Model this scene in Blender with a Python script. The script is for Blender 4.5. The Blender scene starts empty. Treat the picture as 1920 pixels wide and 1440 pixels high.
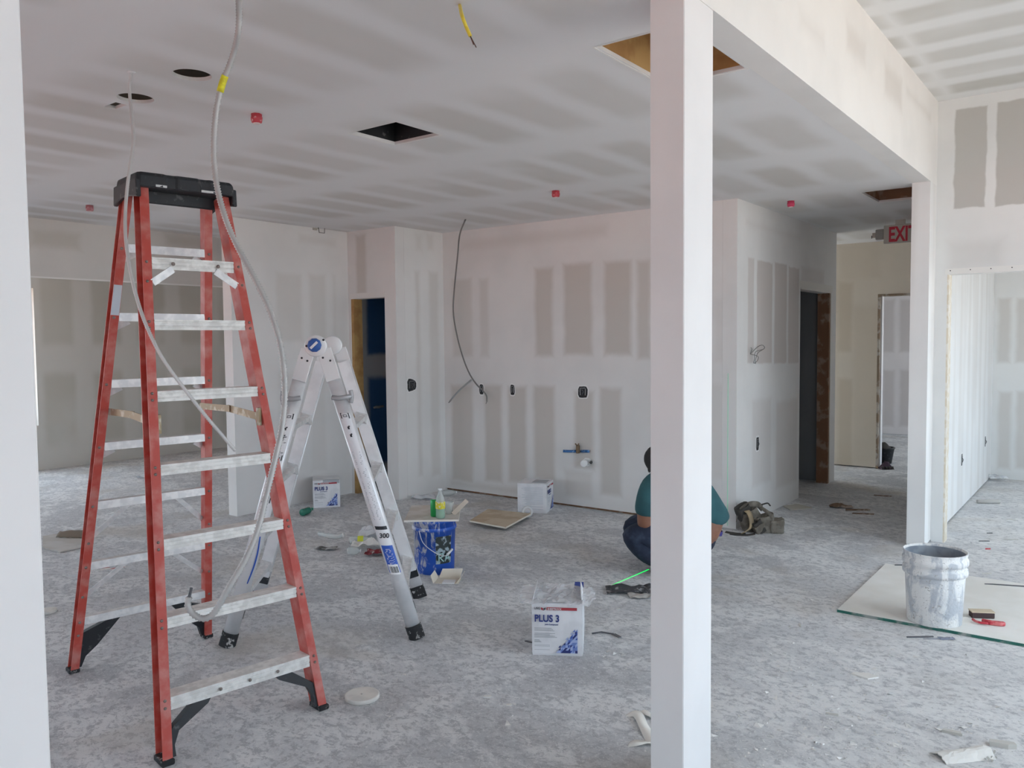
import bpy, math, random
import numpy as np
from mathutils import Vector, Matrix, noise as mnoise
random.seed(7)
S = bpy.context.scene
COL = S.collection
# ------------------------------------------------------------------ camera (fitted to the photograph, 1920x1440)
FPX, YAW, PITCH, ROLL, HC = 1521.5, .64745, -.0529, -.009815, 1.55
def _axes():
    f = Vector((-math.sin(YAW)*math.cos(PITCH), math.cos(YAW)*math.cos(PITCH), math.sin(PITCH)))
    r = Vector((math.cos(YAW), math.sin(YAW), 0)); u = r.cross(f)
    return r*math.cos(ROLL)+u*math.sin(ROLL), u*math.cos(ROLL)-r*math.sin(ROLL), f
RT, UP, FW = _axes()
CAM = Vector((0, 0, HC))
cd = bpy.data.cameras.new('camera'); cam = bpy.data.objects.new('camera', cd); COL.objects.link(cam)
cd.sensor_width = 36; cd.lens = 36*FPX/1920; cd.clip_start = .02; cd.clip_end = 500
m = Matrix((RT, UP, -FW)).transposed().to_4x4(); m.translation = CAM; cam.matrix_world = m
S.camera = cam
# ------------------------------------------------------------------ sky, sun, exposure
S.view_settings.view_transform = 'Standard'; S.view_settings.look = 'None'; S.view_settings.gamma = 1
S.view_settings.use_curve_mapping = False
S.view_settings.exposure = 1.95
w = bpy.data.worlds.new('sky'); S.world = w; w.use_nodes = True
bg = w.node_tree.nodes['Background']; bg.inputs[0].default_value = (.70, .85, 1.0, 1); bg.inputs[1].default_value = 1.45
sd = bpy.data.lights.new('sun', 'SUN'); sd.energy = 4.2; sd.angle = .03; sd.color = (1, .93, .83)
sun = bpy.data.objects.new('sun', sd); COL.objects.link(sun); sun.rotation_euler = (math.radians(-28), math.radians(-8), 0)
S.cycles.max_bounces = 8; S.cycles.diffuse_bounces = 5; S.cycles.use_denoising = True
S.cycles.sample_clamp_indirect = 8
# ------------------------------------------------------------------ pixel -> point on a known plane
def ray(x, y): return RT*((x-960)/FPX) + UP*((720-y)/FPX) + FW
def FL(x, y, z=0.): d = ray(x, y); return CAM + d*((z-HC)/d.z)
def PX(x, y, X): d = ray(x, y); return CAM + d*(X/d.x)
def PY(x, y, Y): d = ray(x, y); return CAM + d*(Y/d.y)
def PD(x, y, dep): return CAM + ray(x, y)*dep
# ------------------------------------------------------------------ materials
def _bsdf(name):
    m = bpy.data.materials.new(name); m.use_nodes = True
    return m, m.node_tree, m.node_tree.nodes['Principled BSDF']
def N(nt, t, **kw):
    n = nt.nodes.new(t)
    for k, v in kw.items():
        if k[0] == 'i' and k[1:].isdigit(): n.inputs[int(k[1:])].default_value = v
        else: setattr(n, k, v)
    return n
def mix(nt, fac, a, b):
    n = N(nt, 'ShaderNodeMix', data_type='RGBA')
    for s, v in ((0, fac), (6, a), (7, b)):
        if hasattr(v, 'is_linked') or isinstance(v, bpy.types.NodeSocket): nt.links.new(v, n.inputs[s])
        else: n.inputs[s].default_value = (*v, 1) if s and len(v) == 3 else v
    return n.outputs[2]
def math_(nt, op, a, b=None, clamp=False):
    n = N(nt, 'ShaderNodeMath', operation=op, use_clamp=clamp)
    for i, v in ((0, a), (1, b)):
        if v is None: continue
        if isinstance(v, bpy.types.NodeSocket): nt.links.new(v, n.inputs[i])
        else: n.inputs[i].default_value = v
    return n.outputs[0]
def ramp(nt, v, lo, hi, smooth=True):
    n = N(nt, 'ShaderNodeMapRange', interpolation_type='SMOOTHSTEP' if smooth else 'LINEAR')
    nt.links.new(v, n.inputs[0]); n.inputs[1].default_value = lo; n.inputs[2].default_value = hi
    return n.outputs[0]
def noise_(nt, scale, detail=4, dist=0, vec=None, rough=.5):
    n = N(nt, 'ShaderNodeTexNoise'); n.inputs['Scale'].default_value = scale; n.inputs['Detail'].default_value = detail
    n.inputs['Distortion'].default_value = dist; n.inputs['Roughness'].default_value = rough
    if vec is not None: nt.links.new(vec, n.inputs['Vector'])
    return n.outputs['Fac']
def objc(nt): return N(nt, 'ShaderNodeTexCoord').outputs['Object']
def bump(nt, b, h, strength, dist=.01):
    n = N(nt, 'ShaderNodeBump'); n.inputs['Strength'].default_value = strength; n.inputs['Distance'].default_value = dist
    nt.links.new(h, n.inputs['Height']); nt.links.new(n.outputs[0], b.inputs['Normal'])
def mat(name, c, rough=.6, metal=0, c2=None, sc=20, lo=.45, hi=.6, bmp=0, bsc=None, alpha=None, trans=0, emit=None, detail=5, dist=0):
    m, nt, b = _bsdf(name)
    b.inputs['Base Color'].default_value = (*c, 1); b.inputs['Roughness'].default_value = rough; b.inputs['Metallic'].default_value = metal
    if c2 is not None or bmp:
        oc = objc(nt); f = noise_(nt, sc, detail, dist, oc)
        if c2 is not None: nt.links.new(mix(nt, ramp(nt, f, lo, hi), c, c2), b.inputs['Base Color'])
        if bmp: bump(nt, b, noise_(nt, bsc or sc*3, 4, 0, oc), bmp)
    if trans: b.inputs['Transmission Weight'].default_value = trans; b.inputs['IOR'].default_value = 1.2
    if alpha is not None: b.inputs['Alpha'].default_value = alpha
    if emit: b.inputs['Emission Color'].default_value = (*emit[0], 1); b.inputs['Emission Strength'].default_value = emit[1]
    return m
MUD = (.80, .785, .765); PAPER = (.60, .56, .515)
def drywall(name, ax, rects, mud=MUD, paper=PAPER, edge=.035, wob=.018, streak=0):
    """joint compound over board paper; rects = bare paper patches (u0,v0,u1,v1,strength) in wall coordinates (ax = the two axes)"""
    m, nt, b = _bsdf(name); b.inputs['Roughness'].default_value = .85
    oc = objc(nt)
    sp = N(nt, 'ShaderNodeSeparateXYZ'); nt.links.new(oc, sp.inputs[0])
    cb = N(nt, 'ShaderNodeCombineXYZ')
    for k in (0, 1):
        wn = noise_(nt, 5+3*k, 3, 0, oc); off = math_(nt, 'MULTIPLY', math_(nt, 'SUBTRACT', wn, .5), wob*2)
        nt.links.new(math_(nt, 'ADD', sp.outputs[ax[k]], off), cb.inputs[k])
    acc = None
    for r in rects:
        u0, v0, u1, v1 = r[:4]; st = r[4] if len(r) > 4 else 1; ed = r[5] if len(r) > 5 else edge
        if u0 > u1: u0, u1 = u1, u0
        if v0 > v1: v0, v1 = v1, v0
        s = N(nt, 'ShaderNodeVectorMath', operation='SUBTRACT'); nt.links.new(cb.outputs[0], s.inputs[0]); s.inputs[1].default_value = ((u0+u1)/2, (v0+v1)/2, 0)
        a = N(nt, 'ShaderNodeVectorMath', operation='ABSOLUTE'); nt.links.new(s.outputs[0], a.inputs[0])
        d = N(nt, 'ShaderNodeVectorMath', operation='SUBTRACT'); nt.links.new(a.outputs[0], d.inputs[0]); d.inputs[1].default_value = ((u1-u0)/2, (v1-v0)/2, 0)
        q = N(nt, 'ShaderNodeSeparateXYZ'); nt.links.new(d.outputs[0], q.inputs[0])
        v = ramp(nt, math_(nt, 'MAXIMUM', q.outputs[0], q.outputs[1]), ed, -ed)
        if st != 1: v = math_(nt, 'MULTIPLY', v, st)
        acc = v if acc is None else math_(nt, 'MAXIMUM', acc, v)
    if streak:
        mp = N(nt, 'ShaderNodeMapping'); nt.links.new(oc, mp.inputs[0]); mp.inputs[3].default_value = (5.5, 5.5, .25)
        sv = math_(nt, 'MULTIPLY', ramp(nt, noise_(nt, 1, 2, 0, mp.outputs[0]), .42, .62), streak)
        acc = sv if acc is None else math_(nt, 'MAXIMUM', acc, sv)
    vary = mix(nt, ramp(nt, noise_(nt, 2.2, 4, 0, oc), .3, .75), mud, tuple(x*.93 for x in mud))
    nt.links.new(mix(nt, acc, vary, paper) if acc is not None else vary, b.inputs['Base Color'])
    bump(nt, b, noise_(nt, 14, 5, 0, oc), .05)
    return m
def periodic(name, ax, o, per, fill, paper=PAPER, mud=MUD, soft=(.05, .12), wob=.06, top=1.):
    """regular screw-line / joint bands of compound between paper fields"""
    m, nt, b = _bsdf(name); b.inputs['Roughness'].default_value = .85
    oc = objc(nt); sp = N(nt, 'ShaderNodeSeparateXYZ'); nt.links.new(oc, sp.inputs[0])
    dd, cells = [], []
    for k in (0, 1):
        wn = noise_(nt, 3+2*k, 3, 0, oc)
        p = math_(nt, 'ADD', sp.outputs[ax[k]], math_(nt, 'MULTIPLY', math_(nt, 'SUBTRACT', wn, .5), wob*2))
        q = math_(nt, 'DIVIDE', math_(nt, 'SUBTRACT', p, o[k]), per[k])
        cells.append(math_(nt, 'FLOOR', q)); f = math_(nt, 'FRACT', q)
        d = math_(nt, 'SUBTRACT', math_(nt, 'ABSOLUTE', math_(nt, 'SUBTRACT', f, .5)), fill[k]/2)
        dd.append(ramp(nt, math_(nt, 'MULTIPLY', d, per[k]), soft[k], -soft[k]))
    cb = N(nt, 'ShaderNodeCombineXYZ'); nt.links.new(cells[0], cb.inputs[0]); nt.links.new(cells[1], cb.inputs[1])
    wnz = N(nt, 'ShaderNodeTexWhiteNoise', noise_dimensions='3D'); nt.links.new(cb.outputs[0], wnz.inputs[0])
    st = N(nt, 'ShaderNodeMapRange'); nt.links.new(wnz.outputs['Value'], st.inputs[0]); st.inputs[3].default_value = .45*top; st.inputs[4].default_value = top
    fac = math_(nt, 'MULTIPLY', math_(nt, 'MULTIPLY', dd[0], dd[1]), st.outputs[0])
    fac = math_(nt, 'MULTIPLY', fac, ramp(nt, noise_(nt, 1.1, 3, 0, oc), .18, .5))
    nt.links.new(mix(nt, fac, mud, paper), b.inputs['Base Color'])
    bump(nt, b, noise_(nt, 14, 5, 0, oc), .04)
    return m
def floor_mat():
    m, nt, b = _bsdf('dusty_concrete'); b.inputs['Roughness'].default_value = .8
    oc = objc(nt)
    mp = N(nt, 'ShaderNodeMapping'); nt.links.new(oc, mp.inputs[0]); mp.inputs[2].default_value = (0, 0, .7); mp.inputs[3].default_value = (1, 1.3, 1)
    big = noise_(nt, .7, 5, .8, oc); mid = noise_(nt, 2.3, 10, .25, mp.outputs[0], .72); fine = noise_(nt, 19, 10, .35, mp.outputs[0], .8); grit = noise_(nt, 70, 6, 1.2, oc, .7)
    c = mix(nt, ramp(nt, big, .35, .65), (.51, .515, .53), (.63, .635, .65))
    c = mix(nt, math_(nt, 'MULTIPLY', ramp(nt, mid, .46, .56), .85), c, (.79, .79, .79))
    c = mix(nt, math_(nt, 'MULTIPLY', ramp(nt, fine, .49, .56), .75), c, (.385, .39, .41))
    c = mix(nt, math_(nt, 'MULTIPLY', ramp(nt, grit, .54, .62), .7), c, (.80, .795, .785))
    c = mix(nt, math_(nt, 'MULTIPLY', ramp(nt, noise_(nt, 1.3, 4, .5, oc), .52, .72), .55), c, (.50, .455, .40))
    # plaster dust trodden thick in the high-ceilinged bay
    sp = N(nt, 'ShaderNodeSeparateXYZ'); nt.links.new(oc, sp.inputs[0])
    side = ramp(nt, math_(nt, 'ADD', sp.outputs[0], math_(nt, 'MULTIPLY', math_(nt, 'SUBTRACT', mid, .5), 2.5)), -2.3, .3)
    c = mix(nt, math_(nt, 'MULTIPLY', math_(nt, 'MULTIPLY', side, ramp(nt, fine, .64, .45)), .8), c, (.80, .795, .785))
    nt.links.new(c, b.inputs['Base Color'])
    h = math_(nt, 'ADD', math_(nt, 'MULTIPLY', fine, .6), grit)
    bump(nt, b, h, .5, .012)
    return m
# ------------------------------------------------------------------ mesh helpers
class MB:
    def __init__(s): s.v = []; s.f = []; s.sm = []
    def add(s, vs, fs, smooth=False):
        o = len(s.v); s.v += [tuple(v) for v in vs]; s.f += [tuple(i+o for i in f) for f in fs]; s.sm += [smooth]*len(fs); return s
    def box(s, a, b, M=None):
        a, b = Vector(a), Vector(b)
        vs = [Vector((x, y, z)) for z in (a.z, b.z) for y in (a.y, b.y) for x in (a.x, b.x)]
        if M is not None: vs = [M @ v for v in vs]
        return s.add(vs, [(0, 2, 3, 1), (4, 5, 7, 6), (0, 1, 5, 4), (2, 6, 7, 3), (0, 4, 6, 2), (1, 3, 7, 5)])
    def cbox(s, c, d, M=None):
        c, d = Vector(c), Vector(d)/2
        return s.box(c-d, c+d, M)
    def beam(s, p0, p1, poly, xd, smooth=False):
        """extrude polygon (in x=xd, y=axis x xd) from p0 to p1"""
        p0, p1, xd = Vector(p0), Vector(p1), Vector(xd); ax = (p1-p0).normalized(); xd = (xd-ax*xd.dot(ax)).normalized(); yd = ax.cross(xd)
        n = len(poly); vs = [p+xd*q[0]+yd*q[1] for p in (p0, p1) for q in poly]
        fs = [(i, (i+1) % n, (i+1) % n+n, i+n) for i in range(n)]
        s.add(vs, fs, smooth); s.add(vs, [tuple(range(n))[::-1], tuple(range(n, 2*n))])
        return s
    def bar(s, p0, p1, a, b, xd=(0, 0, 1)):
        return s.beam(p0, p1, [(-a/2, -b/2), (a/2, -b/2), (a/2, b/2), (-a/2, b/2)], xd)
    def tube(s, pts, r, n=8, cap=True):
        pts = [Vector(p) for p in pts]; rr = r if isinstance(r, (list, tuple)) else [r]*len(pts)
        vs = []; prev = None
        for i, p in enumerate(pts):
            t = (pts[min(i+1, len(pts)-1)]-pts[max(i-1, 0)]).normalized()
            if prev is None: prev = t.orthogonal().normalized()
            prev = (prev-t*prev.dot(t)).normalized(); q = t.cross(prev)
            vs += [p+(prev*math.cos(2*math.pi*k/n)+q*math.sin(2*math.pi*k/n))*rr[i] for k in range(n)]
        fs = [(i*n+k, i*n+(k+1) % n, (i+1)*n+(k+1) % n, (i+1)*n+k) for i in range(len(pts)-1) for k in range(n)]
        s.add(vs, fs, True)
        if cap: s.add(vs, [tuple(range(n))[::-1], tuple(range(len(vs)-n, len(vs)))])
        return s
    def lathe(s, prof, n=32, c=(0, 0, 0), M=None, jit=0, cap=True):
        c = Vector(c); vs = []
        for i, (r, z) in enumerate(prof):
            for k in range(n):
                a = 2*math.pi*k/n; rj = r*(1+jit*(mnoise.noise((math.cos(a)*3, math.sin(a)*3, z*18+.3))))
                p = Vector((rj*math.cos(a), rj*math.sin(a), z)); vs.append((M @ p if M is not None else p)+c)
        fs = [(i*n+k, i*n+(k+1) % n, (i+1)*n+(k+1) % n, (i+1)*n+k) for i in range(len(prof)-1) for k in range(n)]
        s.add(vs, fs, True)
        if cap and prof[0][0] > 1e-4: s.add(vs[:n], [tuple(range(n))[::-1]])
        if cap and prof[-1][0] > 1e-4: s.add(vs[-n:], [tuple(range(n))])
        return s
    def sheet(s, fn, nu, nv, smooth=True):
        vs = [fn(i/nu, j/nv) for j in range(nv+1) for i in range(nu+1)]
        fs = [(j*(nu+1)+i, j*(nu+1)+i+1, (j+1)*(nu+1)+i+1, (j+1)*(nu+1)+i) for j in range(nv) for i in range(nu)]
        return s.add(vs, fs, smooth)
    def poly(s, pts, th):
        """flat polygon in x,y thickened in z by th (pts may carry z)"""
        n = len(pts); lo = [Vector((p[0], p[1], p[2] if len(p) > 2 else 0)) for p in pts]; hi = [p+Vector((0, 0, th)) for p in lo]
        return s.add(lo+hi, [tuple(range(n))[::-1], tuple(range(n, 2*n))]+[(i, (i+1) % n, (i+1) % n+n, i+n) for i in range(n)])
    def build(s, name, m, parent=None, loc=None, bevel=0, solid=0, sub=0, seg=1):
        me = bpy.data.meshes.new(name); me.from_pydata(s.v, [], s.f); me.polygons.foreach_set('use_smooth', s.sm); me.update()
        import bmesh
        bm = bmesh.new(); bm.from_mesh(me); bmesh.ops.remove_doubles(bm, verts=bm.verts, dist=1e-6); bmesh.ops.recalc_face_normals(bm, faces=bm.faces); bm.to_mesh(me); bm.free()
        o = bpy.data.objects.new(name, me); COL.objects.link(o)
        if m is not None: me.materials.append(m)
        if parent is not None: o.parent = parent
        if loc is not None: o.location = loc
        if solid: md = o.modifiers.new('solid', 'SOLIDIFY'); md.thickness = solid
        if sub: md = o.modifiers.new('sub', 'SUBSURF'); md.levels = md.render_levels = sub
        if bevel: md = o.modifiers.new('bevel', 'BEVEL'); md.width = bevel; md.segments = seg; md.limit_method = 'ANGLE'
        return o
def tag(o, label, cat, group=None, kind=None):
    o['label'] = label
    if cat: o['category'] = cat
    if group: o['group'] = group
    if kind: o['kind'] = kind
    return o
def thing(name, label, cat, loc, rz=0, group=None):
    o = bpy.data.objects.new(name, None); COL.objects.link(o); o.empty_display_size = .05
    o.location = loc; o.rotation_euler = (0, 0, rz); return tag(o, label, cat, group)
def struct(o, label): o['kind'] = 'structure'; o['label'] = label; return o
def slab(axis, p, th, u0, u1, v0, v1, holes=()):
    """wall/ceiling board: visible face at coordinate p on axis, thickness th (signed), rectangular holes (u0,u1,v0,v1)"""
    us = sorted({u0, u1, *[h for q in holes for h in q[:2] if u0 < h < u1]}); vs_ = sorted({v0, v1, *[h for q in holes for h in q[2:4] if v0 < h < v1]})
    oth = [i for i in range(3) if i != axis]; mb = MB()
    def P(u, v, d): q = [0, 0, 0]; q[axis] = d; q[oth[0]] = u; q[oth[1]] = v; return q
    nu, nv = len(us)-1, len(vs_)-1
    def solid(i, j):
        if not (0 <= i < nu and 0 <= j < nv): return False
        cu, cv = (us[i]+us[i+1])/2, (vs_[j]+vs_[j+1])/2
        return not any(h[0] < cu < h[1] and h[2] < cv < h[3] for h in holes)
    a, b = p, p+th
    for i in range(nu):
        for j in range(nv):
            if not solid(i, j): continue
            U0, U1, V0, V1 = us[i], us[i+1], vs_[j], vs_[j+1]
            mb.add([P(U0, V0, a), P(U1, V0, a), P(U1, V1, a), P(U0, V1, a)], [(0, 1, 2, 3)]); mb.add([P(U0, V0, b), P(U1, V0, b), P(U1, V1, b), P(U0, V1, b)], [(3, 2, 1, 0)])
            for di, dj, e in ((-1, 0, ((U0, V0), (U0, V1))), (1, 0, ((U1, V0), (U1, V1))), (0, -1, ((U0, V0), (U1, V0))), (0, 1, ((U0, V1), (U1, V1)))):
                if not solid(i+di, j+dj):
                    mb.add([P(*e[0], a), P(*e[1], a), P(*e[1], b), P(*e[0], b)], [(0, 1, 2, 3)])
    return mb
def text(body, size, m, parent, M, name='lettering', bold=0, ext=.0004, sx=1):
    cu = bpy.data.curves.new(name, 'FONT'); cu.body = body; cu.size = size; cu.extrude = ext; cu.offset = bold; cu.resolution_u = 5
    t = bpy.data.objects.new(name, cu); COL.objects.link(t); dg = bpy.context.evaluated_depsgraph_get(); me = bpy.data.meshes.new_from_object(t.evaluated_get(dg))
    bpy.data.objects.remove(t); bpy.data.curves.remove(cu)
    me.transform(M @ Matrix.Diagonal((sx, 1, 1, 1))); me.materials.clear(); me.materials.append(m)
    o = bpy.data.objects.new(name, me); COL.objects.link(o); o.parent = parent; return o
def spline(pts, n=12):
    pts = [Vector(p) for p in pts]; out = []
    P = [pts[0]*2-pts[1]]+pts+[pts[-1]*2-pts[-2]]
    for i in range(1, len(P)-2):
        for k in range(n):
            t = k/n; a, b, c, d = P[i-1], P[i], P[i+1], P[i+2]
            out.append(.5*((2*b)+(c-a)*t+(2*a-5*b+4*c-d)*t*t+(3*b-a-3*c+d)*t**3))
    out.append(pts[-1]); return out
def resample(pts, step):
    out = [pts[0]]; acc = 0
    for a, b in zip(pts, pts[1:]):
        L = (b-a).length; t = step-acc
        while t < L: out.append(a+(b-a)*(t/L)); t += step
        acc = (acc+L) % step
    return out
# ================================================================== THE SETTING
ZC, ZH = 2.669, 3.283                 # low ceiling, high ceiling
XB, YB, XH, YR, YE, XL = -1.148, 6.315, -2.5, 6.77, 10.207, -6.335
XW, XE, YF, YN = -10.75, 2.1, -2.6, 13.95
def wr(f, pl, ax, rs):
    out = []
    for r in rs:
        a, b = f(r[0], r[1], pl), f(r[2], r[3], pl); out.append((a[ax[0]], a[ax[1]], b[ax[0]], b[ax[1]], *r[4:]))
    return out
M_floor = floor_mat()
struct(slab(2, 0, -.15, XW-.2, XE+.2, YF-.2, YN+.2).build('floor', M_floor), 'grey concrete floor smeared with white plaster dust')
M_ground = mat('ground', (.44, .37, .31), .9, c2=(.48, .41, .35), sc=3)
g = MB(); g.box((-60, -60, -.4), (60, 60, -.16)); struct(g.build('ground_outside', M_ground), 'sunlit concrete paving outside the building')
g = MB(); g.box((-30, -30, -.16), (XE+1, YF-.35, -.10)); struct(g.build('ground_pink_bounce', mat('pink_bounce_paving', (.68, .27, .20), .9, c2=(.60, .23, .17), sc=6)), 'unseen terracotta paving added outside the front for pink bounce light')  # unseen paving, added to bounce pink light in through the front windows
M_ceil = periodic('ceiling_board', (0, 1), (-1.725, 2.67), (.407, 1.23), (.66, .66), soft=(.055, .13), wob=.04, paper=(.625, .60, .565), mud=(.79, .785, .78))
M_high = periodic('high_ceiling_board', (0, 1), (-1.06, 4.69), (1.6, .40), (.96, .60), soft=(.05, .04), wob=.025, paper=(.56, .545, .505), mud=(.79, .79, .78))
M_plain = drywall('mudded_board', (0, 2), [])
M_white = drywall('skimmed_column', (0, 2), [], mud=(.82, .805, .80))
wood = mat('raw_lumber', (.52, .33, .13), .7, c2=(.40, .22, .08), sc=9, lo=.4, hi=.65)
wood_dk = mat('dark_lumber', (.25, .13, .07), .8, c2=(.38, .27, .20), sc=9, lo=.5, hi=.62)
# low ceiling with its cut-outs
LIGHT_YARD = (XW-.5, -6.75, 7.72, YN+.5); LIGHT_YARD2 = (-6.75, -4.7, 9.104, YN+.5)   # made-up yard, cut from the roof to give the corridor sky light
HOLE_A = (-1.642, -1.286, 2.73, 3.32); HOLE_B = (-3.335, -2.993, 3.0, 3.33); HOLE_C = (-1.66, -1.30, 6.69, 7.27); SLOT = (-3.86, -3.75, 1.945, 2.0)
CANS = [(-3.131, 1.951), (-3.622, 1.971)]; cr = .078; sq = [(x-.1, x+.1, y-.1, y+.1) for x, y in CANS]
mb = slab(2, ZC, .016, XW, XB-.122, YF, YN, [HOLE_A, HOLE_B, HOLE_C, SLOT, LIGHT_YARD, LIGHT_YARD2]+sq)
for x, y in CANS:
    n = 32; vs = []
    for z in (ZC, ZC+.016):
        for k in range(n):
            a = 2*math.pi*k/n; c, s_ = math.cos(a), math.sin(a); q = .1/max(abs(c), abs(s_)); vs += [(x+cr*c, y+cr*s_, z), (x+q*c, y+q*s_, z)]
    fs = []
    for k in range(n):
        l = (k+1) % n
        for o in (0, 2*n): fs.append((o+2*k, o+2*l, o+2*l+1, o+2*k+1))
        fs.append((2*k, 2*l, 2*n+2*l, 2*n+2*k))
    mb.add(vs, fs)
struct(mb.build('ceiling', M_ceil), 'low drywall ceiling with bands of joint compound')
struct(slab(2, ZH, .02, XB-.122, XE, YF, YN).build('ceiling_high', M_high), 'high drywall ceiling over the right bay')
struct(slab(2, ZH+.02, .15, XW-.2, XE+.2, YF-.2, YN+.2, [LIGHT_YARD, LIGHT_YARD2]).build('ceiling_roof_deck', mat('roof_deck', (.22, .14, .08), .9)), 'roof deck above the ceilings')
def woodbox(name, h, m, z0, z1, label):
    mb = MB(); x0, x1, y0, y1 = h
    mb.box((x0-.04, y1+.002, z0), (x1+.04, y1+.04, z1)); mb.box((x0-.04, y0-.04, z0), (x0-.002, y1+.002, z1)); mb.box((x1+.002, y0-.04, z0), (x1+.04, y1+.04, z1)); mb.box((x0-.002, y0-.04, z0), (x1+.002, y0-.002, z1))
    mb.box((x0-.04, y0-.04, z1), (x1+.04, y1+.04, z1+.02)); return struct(mb.build(name, m), label)
woodbox('trim_1', HOLE_A, wood, ZC+.017, ZC+.26, 'bare timber framing inside the rectangular ceiling cut-out')
woodbox('trim_2', HOLE_C, wood_dk, ZC+.017, ZC+.24, 'dark timber framing inside the ceiling cut-out by the hall')
woodbox('trim_3', HOLE_B, mat('black_duct', (.02, .022, .024), .5, c2=(.12, .12, .12), sc=30, lo=.6, hi=.7), ZC+.017, ZC+.30, 'black duct boot inside the square ceiling cut-out')
# torn paper edge round the cut-outs
for i, (h, wd) in enumerate(((HOLE_A, .012), (HOLE_B, .010), (HOLE_C, .008))):
    mb = MB(); x0, x1, y0, y1 = h; pts = []
    for (a, b) in (((x0, y0), (x1, y0)), ((x1, y0), (x1, y1)), ((x1, y1), (x0, y1)), ((x0, y1), (x0, y0))):
        for k in range(10):
            t = k/10; pts.append((a[0]+(b[0]-a[0])*t, a[1]+(b[1]-a[1])*t))
    cx, cy = (x0+x1)/2, (y0+y1)/2; n = len(pts); vs = []
    for (x, y) in pts:
        for s_ in (wd*1.2, -wd*random.uniform(.3, 1.0)):
            for z in (ZC-.0015, ZC+.012): vs.append((x+math.copysign(s_, x-cx)*(abs(x-cx) > abs(x0-cx)*.98), y+math.copysign(s_, y-cy)*(abs(y-cy) > abs(y0-cy)*.98), z))
    fs = []
    for k in range(n):
        a, b = 4*k, 4*((k+1) % n); fs += [(a, b, b+2, a+2), (a+2, b+2, b+3, a+3)]
    mb.add(vs, fs); struct(mb.build('trim_%d' % (4+i), mat('cut_gypsum', (.83, .81, .77), .9)), 'ragged white gypsum edge of a ceiling cut-out')
# bulkhead between the two ceilings, and the two posts carrying it
M_beam = drywall('bulkhead_board', (1, 2), wr(PX, XB, (1, 2), [(1500, 20, 1545, 90, .3, .06), (1588, 45, 1622, 125, .45, .05), (1660, 118, 1690, 205, .5, .05), (1700, 165, 1745, 225, .4, .05)]), mud=(.82, .80, .77))
struct(slab(0, XB, -.122, YF, YR, ZC, ZH).build('wall_bulkhead', M_beam), 'white drywall bulkhead dropping from the high ceiling')
for i, (y0, y1, nm) in enumerate(((2.448, 2.676, 'square drywall column under the bulkhead'), (.21, .475, 'white drywall column beside the step ladder'))):
    mb = MB(); mb.box((XB-.122, y0, 0), (XB, y1, ZC)); struct(mb.build('column', M_white, bevel=.003), nm)
# partition: post at the hall mouth and the wall between hall and right room
M_part = drywall('partition_board', (1, 2), [], mud=(.82, .815, .80), streak=.3)
struct(slab(0, XB, -.122, 6.533, YE+.12, .012, ZC).build('wall_partition', M_part), 'drywall partition ending in a post at the hall mouth')
mb = slab(0, XB, -.122, YR, YE+.12, ZC, ZH); struct(mb.build('wall_partition_upper', M_part), 'upper part of the drywall partition')
# right wall with wide doorway
JX = -1.067
M_rw = drywall('right_wall_board', (0, 2), wr(PY, YR, (0, 2), [(1792, 207, 1847, 386, 1, .008), (1870, 193, 1960, 378, 1, .008), (1780, 455, 1880, 500, .3, .06)]), mud=(.79, .79, .775), paper=(.52, .505, .475))
struct(slab(1, YR, .122, XB, XE, 0, ZH, [(JX, 1.1, -.1, 2.02)]).build('wall_right', M_rw), 'right wall with bare board patches over a wide doorway')
mb = MB(); mb.box((JX-.014, YR-.003, 2.010), (1.1, YR+.125, 2.052))
t = struct(mb.build('trim_7', mat('corner_bead', (.80, .79, .76), .6)), 'white corner bead along the doorway head')
mb = MB()
for k in range(9):
    x = JX+.02+k*.13; mb.lathe([(.0, -.001), (.004, -.001), (.004, .001), (.0, .001)], 8, (x, YR-.004, 2.037), Matrix.Rotation(math.pi/2, 4, 'X'))
tag(mb.build('screw_holes', mat('hole_black', (.03, .03, .03), .8), t), 'dark screw holes in the bead', None, kind='stuff')
mb = MB(); mb.box((JX-.001, YR+.002, 0), (JX+.012, YR+.12, 2.02)); struct(mb.build('trim_8', mat('board_edge', (.72, .64, .51), .9, c2=(.80, .76, .69), sc=25)), 'rough tan board edge of the doorway jamb')
# right room behind the doorway
M_rend = drywall('right_room_end', (0, 2), wr(PY, YE, (0, 2), [(1873, 560, 1893, 680, .6, .03), (1907, 560, 1945, 680, .6, .03), (1873, 735, 1893, 880, .6, .03), (1907, 735, 1945, 880, .6, .03)]), mud=(.82, .82, .80))
struct(slab(1, YE, .12, XB, XE, 0, ZH).build('wall_right_room', M_rend), 'end wall of the bright room beyond the doorway')
# back wall: board stands a finger off the floor
M_back = drywall('back_wall_board', (0, 2), wr(PY, YB, (0, 2), [(1003, 504, 1037, 668, .9), (1057, 496, 1110, 665, .95), (1133, 492, 1183, 665, .95), (1195, 490, 1219, 672, .8), (848, 525, 885, 668, .55), (899, 523, 917, 668, .5),
     (846, 722, 888, 905, .85), (908, 722, 942, 905, .9), (953, 725, 988, 905, .9), (1001, 724, 1040, 900, .9), (1077, 735, 1112, 880, .85), (1125, 728, 1165, 930, .8), (1060, 880, 1110, 935, .5), (846, 900, 1000, 930, .6, .05), (1340, 560, 1370, 680, .25), (1335, 720, 1372, 900, .3)])+[(-5.4, 2.47, -3.7, 2.57, .35, .05)])
struct(slab(1, YB, .12, -5.655, XH-.123, .02, ZC).build('wall_back', M_back), 'long back wall of mudded drywall with bare paper strips')
mb = MB(); mb.box((-5.655, YB+.02, 0), (XH-.125, YB+.11, .021)); struct(mb.build('baseboard_back', wood_dk), 'dark sill plate showing under the back wall board')
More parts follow.
